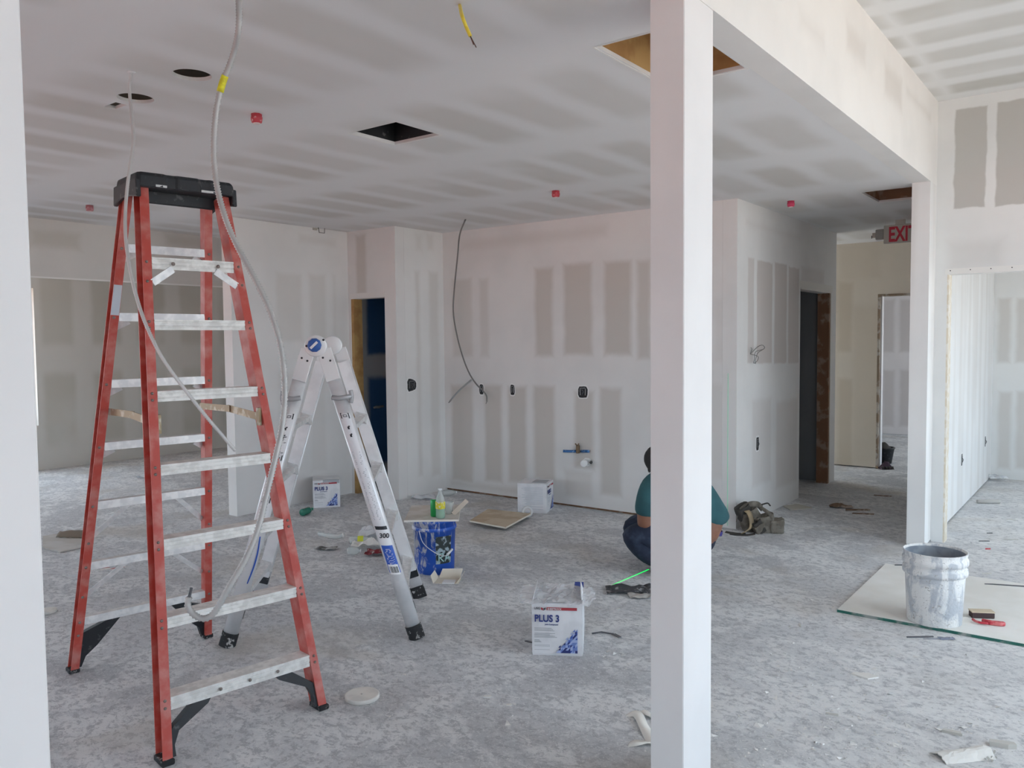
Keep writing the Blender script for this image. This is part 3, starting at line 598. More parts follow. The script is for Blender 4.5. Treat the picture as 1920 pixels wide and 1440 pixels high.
# ---------------------------------------------------------------- boxes of joint compound
navy = mat('ink_navy', (.03, .05, .22), .5); red_ink = mat('ink_red', (.42, .045, .06), .5); dgrey = mat('ink_charcoal', (.10, .10, .11), .5)
tri = [mat('print_blue_%s' % n, c, .5) for n, c in (('deep', (.04, .09, .38)), ('mid', (.16, .24, .55)), ('pale', (.38, .46, .72)), ('navy', (.02, .03, .16)))]
carton = mat('white_carton', (.80, .80, .82), .55, c2=(.72, .72, .74), sc=8)
side_ink = mat('print_pale', (.52, .55, .60), .6); pink_ink = mat('print_pink', (.66, .50, .50), .6)
def compound_box(label, loc, rz, W, D, H, openbox, side_print=False):
    t = thing('joint_compound_box', label, 'box', loc, rz, 'cartons of joint compound')
    mb = MB(); nz, nn = 6, 10
    def ring(z):
        k = z/H; b = .006*math.sin(math.pi*k); pts = []
        for i in range(nn): u = i/nn; pts.append((-W/2+W*u, -b*math.sin(math.pi*u)))
        for i in range(nn): u = i/nn; pts.append((W/2+b*math.sin(math.pi*u), D*u))
        for i in range(nn): u = i/nn; pts.append((W/2-W*u, D+b*math.sin(math.pi*u)))
        for i in range(nn): u = i/nn; pts.append((-W/2-b*math.sin(math.pi*u), D-D*u))
        return [(x*(.975 if k < .01 else 1), (y-D/2)*(.98 if k < .01 else 1)+D/2, z) for x, y in pts]
    rings = [ring(z) for z in (0, .012, H*.25, H*.5, H*.75, H)]; n = 4*nn; vs = [p for r in rings for p in r]
    mb.add(vs, [(l*n+i, l*n+(i+1) % n, (l+1)*n+(i+1) % n, (l+1)*n+i) for l in range(5) for i in range(n)]); mb.add(rings[0], [tuple(range(n))[::-1]])
    if openbox: mb.add([(x*.97, y*.97+.004, H-.05) for x, y, z in rings[-1]], [tuple(range(n))])
    body = mb.build('carton', carton, t, solid=0)
    fl = mat('carton_flap', (.62, .63, .66), .6) if openbox else carton
    if openbox:
        mb = MB()   # torn flaps
        mb.add([(-W/2, 0, H), (W/2, 0, H), (W/2-.015, .05, H-.0), (-W/2+.01, .06, H-.004), (-W/2, .002, H-.003), (W/2, .002, H-.003), (W/2-.015, .052, H-.003), (-W/2+.01, .062, H-.007)], [(0, 1, 2, 3), (7, 6, 5, 4), (0, 4, 5, 1), (1, 5, 6, 2), (2, 6, 7, 3), (3, 7, 4, 0)])
        mb.build('flap', fl, t)
        for s in (-1, 1):
            mb = MB(); x = s*W/2; mb.add([(x, .01, H), (x, D-.02, H), (x-s*.012, D-.03, H+.045), (x-s*.006, .03, H+.03), (x-s*.004, .01, H), (x-s*.004, D-.02, H), (x-s*.016, D-.03, H+.045), (x-s*.010, .03, H+.03)], [(0, 1, 2, 3), (7, 6, 5, 4), (0, 4, 5, 1), (1, 5, 6, 2), (2, 6, 7, 3), (3, 7, 4, 0)]); mb.build('flap', carton, t)
        mb = MB(); mb.add([(W/2-.05, D-.005, H), (W/2, D, H), (W/2, D+.01, H+.03), (W/2-.045, D+.005, H+.032)]+[(W/2-.05, D, H), (W/2, D+.005, H), (W/2, D+.015, H+.03), (W/2-.045, D+.01, H+.032)], [(0, 1, 2, 3), (7, 6, 5, 4), (0, 4, 5, 1), (1, 5, 6, 2), (2, 6, 7, 3), (3, 7, 4, 0)]); mb.build('flap', navy, t)
    else:
        mb = MB(); mb.box((-W/2, .0, H-.001), (W/2, D, H+.003)); mb.build('flap', carton, t)
        mb = MB(); mb.box((-W/2+.09, -.001, H-.028), (W/2-.004, .03, H+.004)) if not side_print else mb.box((-W/2+.05, .02, H+.003), (W/2-.05, D-.12, H+.006)); mb.build('flap', mat('grey_flap', (.42, .44, .47), .6), t)
    y = -.0078; k = W/.27
    def T(x, z): return Matrix.Translation((x*k, y, z*H/.25))@Matrix.Rotation(math.pi/2, 4, 'X')
    lo = -.122
    text('PLUS 3', .052*k, navy, t, T(lo, .164), bold=.0012, ext=.0012, sx=.88)
    text('USG', .017*k, dgrey, t, T(lo, .222), bold=.0003, ext=.0012)
    mb = MB(); z0 = .219*H/.25
    mb.add([(lo*k+.036*k, y, z0+.014), (lo*k+.036*k, y, z0+.003), (lo*k+.048*k, y, z0-.003), (lo*k+.048*k, y, z0+.009)], [(0, 1, 2, 3)]); b1 = mb.build('emblem', red_ink, t)
    mb = MB(); mb.add([(lo*k+.049*k, y, z0+.009), (lo*k+.049*k, y, z0-.003), (lo*k+.061*k, y, z0+.003), (lo*k+.061*k, y, z0+.014)], [(0, 1, 2, 3)]); mb.build('emblem', dgrey, t)
    mb = MB(); mb.add([(lo*k+.066*k, y, z0), (.105*k, y, z0), (.105*k, y, z0+.014), (lo*k+.066*k, y, z0+.014)], [(0, 1, 2, 3)]); rb = mb.build('red_band', red_ink, t)
    text('SHEETROCK', .014*k, white, rb, Matrix.Translation((lo*k+.071*k, y-.0012, z0+.002))@Matrix.Rotation(math.pi/2, 4, 'X'), ext=.0006, bold=.0002, sx=.95)
    text('Joint Compound', .0105*k, navy, t, T(-.066, .148), ext=.0008, bold=.0002)
    mb = MB()
    for z, xb in ((.132, -.03), (.126, -.022), (.120, -.015), (.107, -.012), (.101, -.04), (.095, -.012), (.089, -.002), (.075, -.095), (.070, -.09), (.066, -.085)):
        z = z*H/.25; mb.add([(lo*k, y, z), (xb*k, y, z), (xb*k, y, z+.002), (lo*k, y, z+.002)], [(0, 1, 2, 3)])
    for z in (.052, .047, .030): z = z*H/.25; mb.add([(lo*k, y, z), (-.04*k, y, z), (-.04*k, y, z+.0012), (lo*k, y, z+.0012)], [(0, 1, 2, 3)])
    tag(mb.build('fine_print', side_ink if side_print else grey_ink, t), 'lines of small print', None, kind='stuff')
    rnd = random.Random(3); groups = [MB() for _ in tri]; N_ = 9; c = .115/N_
    for i in range(N_):
        for j in range(N_):
            if j > i+rnd.choice((0, 0, 1)): continue
            x, z = (-.008+i*c)*k, (.016+j*c)*H/.25; cc = c*k; ch = c*H/.25
            for q in ((0, 0), (cc, 0), (cc, ch)), ((0, 0), (cc, ch), (0, ch)):
                if j >= i and q[1][1] != 0: continue
                g_ = groups[rnd.choice((0, 1, 1, 2, 2, 3)) if i > 4 else rnd.choice((1, 2, 2, 3))]; o = len(g_.v); g_.add([(x+a, y, z+b) for a, b in q], [(0, 1, 2)])
    for g_, m_ in zip(groups, tri): tag(g_.build('blue_mosaic', m_, t), 'blue triangle mosaic print', None, kind='stuff')
    # printed side
    for s in (-1, 1):
        mb = MB(); x = s*(W/2+.0085); rows = [.22-.011*i for i in range(18)]
        for z in rows:
            if random.random() < .8: z *= H/.25; mb.add([(x, .03, z), (x, D-.03-random.random()*.06, z), (x, D-.03-random.random()*.06, z+.003), (x, .03, z+.003)], [(0, 1, 2, 3)])
        tag(mb.build('side_print', side_ink, t), 'pale print down the carton side', None, kind='stuff')
    return t
a, b = FL(998, 1228), FL(1093, 1231); c_ = (a+b)/2
nb = compound_box('opened white carton of joint compound with crumpled plastic liner, alone on the floor', c_, math.atan2((b-a).y, (b-a).x), (b-a).length, .25, .262, True)
film = bpy.data.materials.new('clear_film'); film.use_nodes = True
nt = film.node_tree; b_ = nt.nodes['Principled BSDF']; b_.inputs['Base Color'].default_value = (.80, .81, .83, 1); b_.inputs['Roughness'].default_value = .22; b_.inputs['Alpha'].default_value = .5
def crumple(w, d, h, nu=14, nv=14, sc=9, seed=0, edge=1):
    def fn(u, v):
        x, y = (u-.5)*w, (v-.5)*d; q = Vector((x*sc+seed, y*sc, seed))
        e = 1-edge*max(abs(u-.5), abs(v-.5))**2*2.2
        n1 = mnoise.noise(q); n2 = mnoise.noise(q*2.3); n3 = mnoise.noise(q*.9+Vector((5, 5, 5)))
        return Vector((x+.25*w*n3*.35, y+.25*d*n1*.35, max(0, h*(.45*e+.55*abs(n1)+.25*n2))))
    return fn
mb = MB(); mb.sheet(lambda u, v: crumple(.36, .30, .045, sc=16, seed=2.2)(u, v)+Vector((0, .125, .25+.03*max(0, .35-abs(u-.5)))), 26, 22, False); mb.build('liner', film, nb)
a, b = FL(588, 953), FL(638, 950); compound_box('closed white carton of joint compound standing against the left wall', (a+b)/2, math.atan2((b-a).y, (b-a).x), (b-a).length, .25, .255, False)
a, b = FL(1025, 963), FL(1043, 947); wv = (b-a).normalized(); compound_box('white carton of joint compound turned side-on against the back wall', a+wv*.13, math.atan2(wv.y, wv.x), .26, .27, .262, False, True)
# ---------------------------------------------------------------- buckets
mud_grey = bpy.data.materials.new('mudded_bucket'); mud_grey.use_nodes = True
nt = mud_grey.node_tree; b_ = nt.nodes['Principled BSDF']; oc = objc(nt); b_.inputs['Roughness'].default_value = .75
mp = N(nt, 'ShaderNodeMapping'); nt.links.new(oc, mp.inputs[0]); mp.inputs[3].default_value = (1, 1, .45)
c = mix(nt, ramp(nt, noise_(nt, 12, 7, 1.0, mp.outputs[0], .65), .44, .60), (.80, .79, .77), (.50, .52, .55))
c = mix(nt, ramp(nt, noise_(nt, 45, 5, 2, oc), .60, .70), c, (.42, .40, .38)); nt.links.new(c, b_.inputs['Base Color']); bump(nt, b_, noise_(nt, 35, 6, 1, oc), .5)
bb = FL(1776, 1185); dirn = Vector((FW.x, FW.y, 0)).normalized(); bc_ = bb+dirn*.135+Vector((.0, 0, .016))
wb = thing('plaster_bucket', 'open white bucket caked with dried joint compound standing on a gypsum sheet', 'bucket', bc_)
mb = MB(); Hb = .385
mb.lathe([(.0, .0), (.130, .0), (.134, .004), (.146, .255), (.147, .262), (.158, .265), (.160, .28), (.158, .295), (.150, .298), (.151, .318), (.161, .322), (.162, .345), (.158, .352), (.154, .356), (.157, Hb-.008), (.159, Hb), (.153, Hb), (.149, Hb-.01), (.146, .3), (.132, .01), (0, .01)], 48, jit=.012)
mb.build('bucket_wall', mud_grey, wb)
mb = MB(); mb.lathe([(0, .0115), (.1305, .0115), (.1445, .3), (.1478, Hb-.012)], 48, cap=False); mb.build('inner_wall', mat('bucket_inside', (.24, .27, .31), .35, c2=(.34, .37, .41), sc=10), wb)
# red glove-like tool and dark block beside the bucket, on the sheet
SHZ = .0165
t = thing('utility_knife', 'red handled knife lying open beside the white bucket', 'tool', FL(1856, 1172, SHZ), YAW-.1)
redm = mat('red_plastic', (.50, .03, .05), .45, c2=(.62, .16, .16), sc=30)
mb = MB(); mb.poly([(-.03, .03), (.0, -.005), (.045, -.022), (.075, -.014), (.07, .004), (.02, .018), (-.01, .035), (-.02, .045)], .022); mb.build('handle', redm, t, bevel=.006, seg=2)
mb = MB(); mb.tube(spline([(-.065, .05, .012), (-.062, .02, .012), (-.045, -.002, .012), (-.015, -.01, .012)], 5), .007, 6); mb.build('grip_loop', redm, t)
mb = MB(); mb.poly([(-.045, .012), (-.01, .0), (.0, .015), (-.035, .025)], .006); mb.build('blade', mat('blade_grey', (.55, .55, .52), .5, .5), t)
t = thing('sanding_block', 'small dark block with wooden top lying beside the white bucket', 'tool', FL(1845, 1160, SHZ), YAW-.15)
mb = MB(); mb.box((-.06, 0, 0), (.055, .05, .03)); mb.build('block', mat('dark_foam', (.06, .035, .035), .8), t, bevel=.003)
mb = MB(); mb.box((-.06, .002, .03), (.057, .056, .036)); mb.build('backing', mat('tan_ply', (.62, .52, .38), .8), t)
# gypsum sheet under the bucket: tan paper face, green tapered edge
c1, c2 = FL(1570, 1148), FL(1655, 1060); c1.z = c2.z = 0
gy = thing('gypsum_sheet', 'large off-white gypsum sheet with dark green edge lying under the white bucket', 'board', (c1.x, c1.y, 0))
M_sheet = mat('sheet_face', (.77, .75, .70), .85, c2=(.83, .815, .78), sc=4, lo=.35, hi=.65, bmp=.1, bsc=40)
mb = MB(); mb.box((0, .004, .0005), (2.2, 1.16, .016)); mb.build('face', M_sheet, gy)
mb = MB(); mb.box((-.002, .0, .0005), (2.2, .006, .0145)); tag(mb.build('edge_tape', mat('green_edge', (.02, .13, .10), .8, c2=(.30, .32, .30), sc=9, lo=.45, hi=.62), gy), 'dark green edge band', None)
# blue bucket with a board on top
bb = FL(812, 1079); bc_ = bb+dirn*.13
pb = thing('paint_bucket', 'blue plastic bucket splashed with white mud, wire handle and black label', 'bucket', bc_)
bluem = bpy.data.materials.new('splashed_blue'); bluem.use_nodes = True
nt = bluem.node_tree; b_ = nt.nodes['Principled BSDF']; oc = objc(nt); b_.inputs['Roughness'].default_value = .5
mp = N(nt, 'ShaderNodeMapping'); nt.links.new(oc, mp.inputs[0]); mp.inputs[3].default_value = (1, 1, .4)
sp = N(nt, 'ShaderNodeSeparateXYZ'); nt.links.new(oc, sp.inputs[0])
lo_ = ramp(nt, math_(nt, 'ADD', math_(nt, 'ADD', noise_(nt, 16, 7, 1.5, mp.outputs[0], .7), math_(nt, 'MULTIPLY', sp.outputs[2], .28)), math_(nt, 'MULTIPLY', sp.outputs[0], -1.0)), .50, .62)
nt.links.new(mix(nt, lo_, (.02, .10, .50), (.62, .63, .68)), b_.inputs['Base Color'])
HB = .365
mb = MB(); mb.lathe([(0, 0), (.128, 0), (.132, .004), (.142, .29), (.150, .293), (.151, .31), (.144, .314), (.146, .345), (.153, .348), (.153, HB), (.147, HB), (.130, .01), (0, .01)], 40); mb.build('bucket_wall', bluem, pb)
mb = MB()
def onb(a, z, l): r = .132+.010*z/.29+l; return (r*math.cos(a), r*math.sin(a), z)
a0 = math.atan2(-dirn.y, -dirn.x)
fa = [a0+.15+i*.105 for i in range(9)]
mb.add([onb(a, z, .0012) for z in (.075, .26) for a in fa], [(i, i+1, i+10, i+9) for i in range(8)], True); lb = mb.build('label_patch', mat('label_black', (.02, .03, .03), .5, c2=(.34, .42, .46), sc=34, lo=.5, hi=.6), pb)
mb = MB()
def stroke(pts):
    for (p, q) in zip(pts, pts[1:]):
        mb.tube([onb(a0+.30+p[0]*.62, .09+p[1]*.055, .002), onb(a0+.30+q[0]*.62, .09+q[1]*.055, .002)], .0045, 5)
stroke([(0, 0), (0, 1)]); stroke([(0, 1), (.32, .95), (.35, .65), (0, .5)]); stroke([(.1, .5), (.38, 0)]); stroke([(.5, 0), (.7, 1), (.92, 0)]); stroke([(.56, .35), (.85, .35)])
mb.build('lettering', mat('mint_print', (.45, .68, .66), .5), lb)
mb = MB(); hp = spline([onb(a0-.62, .30, .012), onb(a0-.35, .225, .03), onb(a0+.1, .165, .035), onb(a0+.5, .135, .03), onb(a0+.85, .15, .02)], 6); mb.tube(hp, .0028, 6); mb.build('handle', mat('handle_wire', (.7, .7, .72), .4, .4), pb)
mb = MB(); mb.tube([onb(a0+.62, .138, .028), onb(a0+.95, .165, .018)], .008, 8); mb.build('handle_grip', white, pb)
# board on the blue bucket
ctr = bc_+Vector((0, 0, HB)); e1 = Vector((math.cos(YAW+.03), math.sin(YAW+.03), 0)); e2 = Vector((-e1.y, e1.x, 0))
bd = thing('board_offcut', 'tan board offcut lying across the top of the blue bucket', 'board', ctr+Vector((-.0, 0, .001)), YAW+.03)
M_tan = mat('tan_board', (.54, .485, .43), .85, c2=(.64, .60, .56), sc=7, lo=.4, hi=.6)
mb = MB(); mb.box((-.185, -.155, 0), (.17, .34, .012)); mb.build('board_face', M_tan, bd)
mb = MB(); mb.box((-.187, -.158, .0005), (.172, -.154, .0125)); mb.box((.169, -.158, .0005), (.173, .342, .0125)); mb.build('board_edge', mat('gypsum_core', (.80, .76, .70), .9), bd)
mb = MB(); mb.bar(ctr+Vector((.13*e1.x, .13*e1.y, .018)), ctr+e1*.225-e2*.03+Vector((0, 0, .115)), .008, .03, e2); tag(mb.build('mixing_stick', mat('stick_wood', (.72, .62, .52), .8)), 'flat wooden stick leaning on the board over the blue bucket', 'stick')
zt_ = ctr.z+.0125
clear = mat('clear_plastic', (.80, .85, .83), .12, alpha=.32); green_cl = mat('green_plastic', (.03, .42, .12), .2, alpha=.85)
def bottle(name, label, cat, loc, m, h, r, capm=None, lab=None, liquid=None, group=None, lying=None):
    t = thing(name, label, cat, loc, 0, group); M = lying
    mb = MB(); pr = [(0, .001), (r*.85, .001), (r, .012), (r, h*.18), (r*.94, h*.22), (r, h*.28), (r, h*.58), (r*.85, h*.70), (r*.40, h*.86), (r*.36, h*.93), (r*.36, h*.97)]
    mb.lathe(pr, 18, M=M); mb.build('bottle_body', m, t)
    if lab: mb = MB(); mb.lathe([(r*1.015, h*.34), (r*1.02, h*.35), (r*1.02, h*.56), (r*1.015, h*.57)], 18, M=M, cap=False); mb.build('bottle_label', lab, t)
    if liquid: mb = MB(); mb.lathe([(0, .004), (r*.93, .008), (r*.9, h*.30), (0, h*.30)], 18, M=M); mb.build('liquid', liquid, t)
    mb = MB(); mb.lathe([(0, h*.95), (r*.45, h*.95), (r*.45, h), (0, h)], 12, M=M); mb.build('bottle_cap', capm or white, t)
    return t
yl = mat('yellow_label', (.72, .62, .03), .5, c2=(.75, .73, .60), sc=60, lo=.55, hi=.62)
dB = (ctr.x*RT.x+ctr.y*RT.y)
bottle('soda_bottle', 'clear soda bottle with yellow label standing on the board over the blue bucket', 'bottle', FL(826, 972, zt_), clear, .20, .032, white, yl, mat('green_liquid', (.08, .50, .20), .2, alpha=.6))
t = thing('soda_can', 'green drinks can standing beside the yellow labelled bottle', 'can', FL(815, 968, zt_))
mb = MB(); mb.lathe([(0, 0), (.024, 0), (.028, .008), (.028, .105), (.022, .118), (0, .116)], 20); mb.build('can_body', mat('can_green', (.02, .36, .09), .3, .2), t); mb = MB(); mb.lathe([(0, .117), (.020, .117), (.020, .119), (0, .119)], 16); mb.build('can_top', alu, t)
t = thing('plastic_cup', 'clear crushed plastic cup on the board behind the soda bottle', 'cup', FL(842, 963, zt_))
mb = MB(); mb.lathe([(0, .001), (.026, .001), (.034, .075), (.036, .078), (.034, .08), (.032, .078), (.025, .004)], 18, jit=.12); mb.build('cup_wall', clear, t)
# beige tray at the foot of the blue bucket
t = thing('cardboard_tray', 'folded beige card tray lying at the foot of the blue bucket', 'tray', FL(838, 1093), YAW-.1); t.scale = (.85, .85, .8); cardm = mat('beige_card', (.74, .68, .58), .8)
mb = MB(); mb.box((-.09, -.02, 0), (.09, .12, .004)); mb.build('tray_base', cardm, t)
mb = MB(); mb.add([(-.10, -.02, 0), (-.085, .13, .0), (-.12, .14, .06), (-.125, .01, .055)], [(0, 1, 2, 3)]); mb.add([(-.085, .12, 0), (.08, .13, 0), (.10, .155, .075), (-.06, .15, .07)], [(0, 1, 2, 3)]); mb.add([(.085, .13, 0), (.075, -.02, 0), (.115, .0, .055), (.125, .10, .07)], [(0, 1, 2, 3)]); mb.build('tray_side', cardm, t, solid=.004)
mb = MB(); mb.box((-.03, -.035, .003), (.06, .05, .012)); mb.build('tray_insert', white, t)
# lid on the floor, second lid by the far rail
t = thing('bucket_lid', 'round off-white lid lying flat on the dusty floor before the ladders', 'lid', FL(679, 1309))
lidm = mat('lid_white', (.78, .76, .71), .7, c2=(.70, .68, .64), sc=12)
mb = MB(); mb.lathe([(0, 0), (.072, 0), (.075, .003), (.075, .017), (.072, .02), (.066, .0185), (0, .0185)], 40); mb.build('lid_disc', lidm, t); mb = MB(); mb.lathe([(0, .0186), (.006, .0186), (.006, .0195), (0, .0195)], 12); mb.build('centre_mark', mat('lid_mark', (.6, .58, .54), .7), t)
t = thing('bucket_lid', 'white lid lying near the foot of the white column beside the red ladder', 'lid', FL(88, 1148))
mb = MB(); mb.lathe([(0, 0), (.05, 0), (.053, .003), (.053, .013), (.05, .015), (0, .014)], 32); mb.build('lid_disc', lidm, t); mb = MB(); mb.lathe([(.03, .0141), (.033, .0141), (.033, .0155), (.03, .0155)], 24, cap=False); mb.build('lid_ring', lidm, t)
# brown board with tape roll near the back
q = [FL(881, 985), FL(915, 963), FL(995, 972), FL(948, 998)]; cc = sum(q, Vector())/4
t = thing('board_offcut', 'brown board offcut with white edge lying on the floor before the back wall', 'board', (cc.x, cc.y, 0))
pl = [(p.x-cc.x, p.y-cc.y, .03) for p in q]; mb = MB(); mb.poly(pl, .013); mb.build('board_face', mat('kraft_board', (.46, .36, .25), .85, c2=(.56, .47, .35), sc=6), t)
mb = MB(); mb.bar(Vector(pl[2])+Vector((0, 0, .006)), Vector(pl[3])+Vector((0, 0, .006)), .013, .006, (0, 0, 1)); mb.bar(Vector(pl[3])+Vector((0, 0, .006)), Vector(pl[0])+Vector((0, 0, .006)), .013, .006, (0, 0, 1)); mb.build('board_edge', mat('gypsum_edge', (.78, .72, .62), .9), t)
mb = MB(); mb.box((-.2, -.1, 0), (-.02, .06, .03)); mb.build('support_scrap', cardm, t)
p = FL(989, 969); t = thing('tape_roll', 'white roll of paper tape standing on edge by the brown board', 'tape', p, YAW)
RX = Matrix.Rotation(math.pi/2-.0, 4, 'X')
mb = MB(); mb.lathe([(.030, -.025), (.046, -.025), (.048, -.02), (.048, .02), (.046, .025), (.030, .025), (.030, -.025)], 28, (0, 0, .048), RX, cap=False); mb.build('tape', white, t); mb = MB(); mb.lathe([(.026, -.024), (.030, -.024), (.030, .024), (.026, .024), (.026, -.024)], 24, (0, 0, .048), RX, cap=False); mb.build('core', cardm, t)
# ---------------------------------------------------------------- hanging cables
def corrugated(pts, r, pitch, amp):
    P = resample(spline(pts, 14), pitch); return MB().tube(P, [r*(1+(amp if i % 2 else -amp)) for i in range(len(P))], 8)
mcm = mat('armour_grey', (.50, .49, .48), .5, .3)
top = FL(444, -70, ZC)
cab = [top, PD(448, 40, 2.36), PD(438, 100, 2.42), PD(416, 160, 2.45), PD(404, 220, 2.46), PD(401, 290, 2.46), PD(407, 350, 2.45), PD(423, 410, 2.43), PD(445, 462, 2.42), PD(476, 520, 2.4), PD(505, 580, 2.38), PD(526, 650, 2.36), PD(534, 730, 2.33), PD(529, 800, 2.31), PD(516, 860, 2.29), PD(499, 930, 2.27), PD(484, 990, 2.25), PD(462, 1045, 2.23), PD(430, 1100, 2.21), PD(402, 1148, 2.2), PD(382, 1160, 2.2), PD(362, 1151, 2.2), PD(352, 1134, 2.2), PD(355, 1118, 2.2)]
t = thing('flexible_conduit', 'thick grey armoured cable drooping from the ceiling over the red ladder', 'cable', top)
o = [p-top for p in cab]; corrugated(o, .0085, .0044, .17).build('armour', mcm, t)
P = resample(spline(o, 14), .01)
ti = [i for i, p in enumerate(P) if (lambda q: 138 < q < 176)(720-FPX*((p+top-CAM).dot(UP))/((p+top-CAM).dot(FW)))][:40]
mb = MB(); mb.tube(P[ti[0]:ti[-1]+1], .0108, 10); tag(mb.build('tape_band', mat('yellow_tape', (.78, .74, .02), .5, c2=(.62, .56, .02), sc=50), t), 'bright yellow tape band', None)
mb = MB(); mb.tube(P[-3:]+[P[-1]+(P[-1]-P[-3])*1.2], .004, 6); mb.build('wire_end', dgrey, t)
top = FL(246, 135, ZC)
t = thing('hanging_cable', 'thin pale armoured cable hanging from the ceiling across the red ladder', 'cable', top)
cab = [top, PD(243, 170, 3.37), PD(248, 230, 3.3), PD(250, 270, 3.25), PD(240, 340, 3.18), PD(235, 400, 3.12), PD(236, 450, 3.06), PD(244, 505, 3.0), PD(257, 560, 2.95), PD(275, 612, 2.9), PD(305, 672, 2.88), PD(345, 728, 2.9), PD(390, 785, 2.94), PD(420, 820, 2.97), PD(442, 846, 3.0)]
corrugated([p-top for p in cab], .0062, .0042, .15).build('armour', mat('armour_white', (.62, .61, .60), .5, .2), t)
mb = MB(); mb.lathe([(0, -.004), (.014, -.004), (.018, .0), (0, .0)], 12); mb.build('ceiling_bushing', white, t)
top = FL(862, 10, ZC); t = thing('yellow_wire', 'short yellow wire stub hanging from the ceiling', 'wire', top); yw = mat('yellow_sheath', (.74, .58, .05), .5)
q = [top, PD(866, 28, 2.42), PD(874, 50, 2.43), PD(882, 68, 2.43)]; mb = MB(); mb.tube([p-top for p in spline(q, 8)], .0055, 8); mb.build('sheath', yw, t)
for e in ((884, 74), (888, 84), (893, 89)): mb = MB(); mb.tube([q[-1]-top, PD(*e, 2.43)-top], .0016, 5); mb.build('bare_conductor', mat('copper_dark', (.14, .07, .05), .5, .4), t)
# wire down the back wall into the switch box
top = FL(873, 411, ZC); t = thing('wall_wire', 'dark grey cable hanging from the ceiling to an outlet box on the back wall', 'cable', top); gw = mat('grey_sheath', (.20, .19, .18), .55)
dB_ = lambda x, y, off: PY(x, y, YB-off)
q = [top, dB_(862, 440, .2), dB_(858, 480, .16), dB_(852, 540, .14), dB_(850, 585, .12), dB_(857, 630, .1), dB_(868, 670, .09), dB_(880, 700, .08), dB_(893, 720, .06), dB_(905, 732, .05), dB_(912, 742, .05), dB_(913, 753, .06)]
mb = MB(); mb.tube([p-top for p in spline(q, 8)], .0075, 8); mb.build('sheath', gw, t); mb = MB(); mb.tube([q[-1]-top, dB_(911, 757, .06)-top], .003, 5); mb.build('wire_end', dgrey, t)
a = dB_(884, 712, .002); t = thing('cable_stub', 'short stiff grey cable stub poking out of the back wall', 'cable', a); q = [a, dB_(872, 722, .05), dB_(858, 735, .09), dB_(843, 753, .12)]
mb = MB(); mb.tube([p-a for p in spline(q, 6)], .0085, 8); mb.build('sheath', mat('grey_sheath_pale', (.34, .34, .33), .5), t); mb = MB(); mb.tube([q[-1]-a, q[-1]-a+(q[-1]-q[-2])*.12], .004, 6); mb.build('wire_end', dgrey, t)
# wire bundle on the hall wall
a = PX(1408, 665, XH); t = thing('wire_bundle', 'knotted bundle of dark wires poking from the hall wall', 'wire', a); H_ = lambda x, y, o: PX(x, y, XH)+Vector((o, 0, 0))-a
for q in ([(1407, 664, 0), (1403, 655, .03), (1397, 652, .05)], [(1407, 664, 0), (1410, 652, .04), (1416, 647, .06), (1418, 653, .07), (1410, 662, .05), (1406, 675, .05), (1408, 682, .04)], [(1407, 664, 0), (1412, 668, .04), (1409, 676, .05), (1405, 681, .04), (1404, 672, .05), (1408, 660, .04), (1420, 655, .05)]):
    mb = MB(); mb.tube([p for p in spline([H_(*k) for k in q], 6)], .003, 6); mb.build('wire', gw, t)
# ---------------------------------------------------------------- wall outlet boxes (recessed metal boxes seen in ragged cut-outs)
boxdark = mat('outlet_black', (.015, .015, .017), .6, c2=(.12, .12, .12), sc=60, lo=.58, hi=.66); gyp = mat('gypsum_torn', (.86, .85, .83), .9); galv = mat('galvanised', (.45, .45, .45), .4, .7)
def outlet(axis, f, pl, x, y, w_, h_, nrm, label, ragged=.006, angle=None):
    c = f(x, y, pl); t = thing('outlet_box', label, 'outlet', c, 0, 'open outlet boxes in the walls')
    u = Vector((0, 1, 0)) if axis == 0 else Vector((1, 0, 0)); z = Vector((0, 0, 1)); n = Vector((nrm, 0, 0)) if axis == 0 else Vector((0, nrm, 0)); rnd = random.Random(int(x))
    k = 14; sh = []
    for i in range(k):
        a = 2*math.pi*i/k; cx, cz = math.cos(a), math.sin(a); m_ = max(abs(cx), abs(cz)); s_ = 1/m_**.75
        sh.append((cx*s_*w_/2*(1+rnd.uniform(-.06, .06)), cz*s_*h_/2*(1+rnd.uniform(-.05, .05))*(1 if angle is None else 1+angle*cx)))
    mb = MB(); mb.add([u*a+z*b+n*.0012 for a, b in sh]+[u*a*.98+z*b*.98+n*.0004 for a, b in sh], [tuple(range(k))]+[(i, (i+1) % k, (i+1) % k+k, i+k) for i in range(k)]); mb.build('cavity', boxdark, t)
    mb = MB(); g_ = 1+ragged*2/min(w_, h_)
    mb.add([u*a+z*b+n*.0022 for a, b in sh]+[u*a*(g_+rnd.uniform(-.02, .06))+z*b*(g_+rnd.uniform(-.02, .04))+n*.001 for a, b in sh], [(i, (i+1) % k, (i+1) % k+k, i+k) for i in range(k)]); mb.build('torn_edge', gyp, t)
    mb = MB()
    for s_ in (-.5, .5): mb.bar(u*s_*w_*.55+z*h_*.3+n*.003, u*s_*w_*.5-z*h_*.28+n*.003, .006, .003, n)
    mb.bar(u*-w_*.25+z*h_*.34+n*.003, u*w_*.25+z*h_*.34+n*.003, .008, .003, n); mb.build('box_rim', galv, t)
    mb = MB(); mb.tube(spline([u*-w_*.1+z*h_*.2+n*.002, u*w_*.12+n*.012, u*-w_*.05-z*h_*.2+n*.006], 4), .003, 5); mb.build('wire', dgrey, t)
outlet(1, PY, YB, 903, 730, .055, .10, -1, 'open switch box where the dangling cable ends on the back wall')
outlet(1, PY, YB, 961, 731, .055, .10, -1, 'narrow open outlet box between the cable and the square box on the back wall')
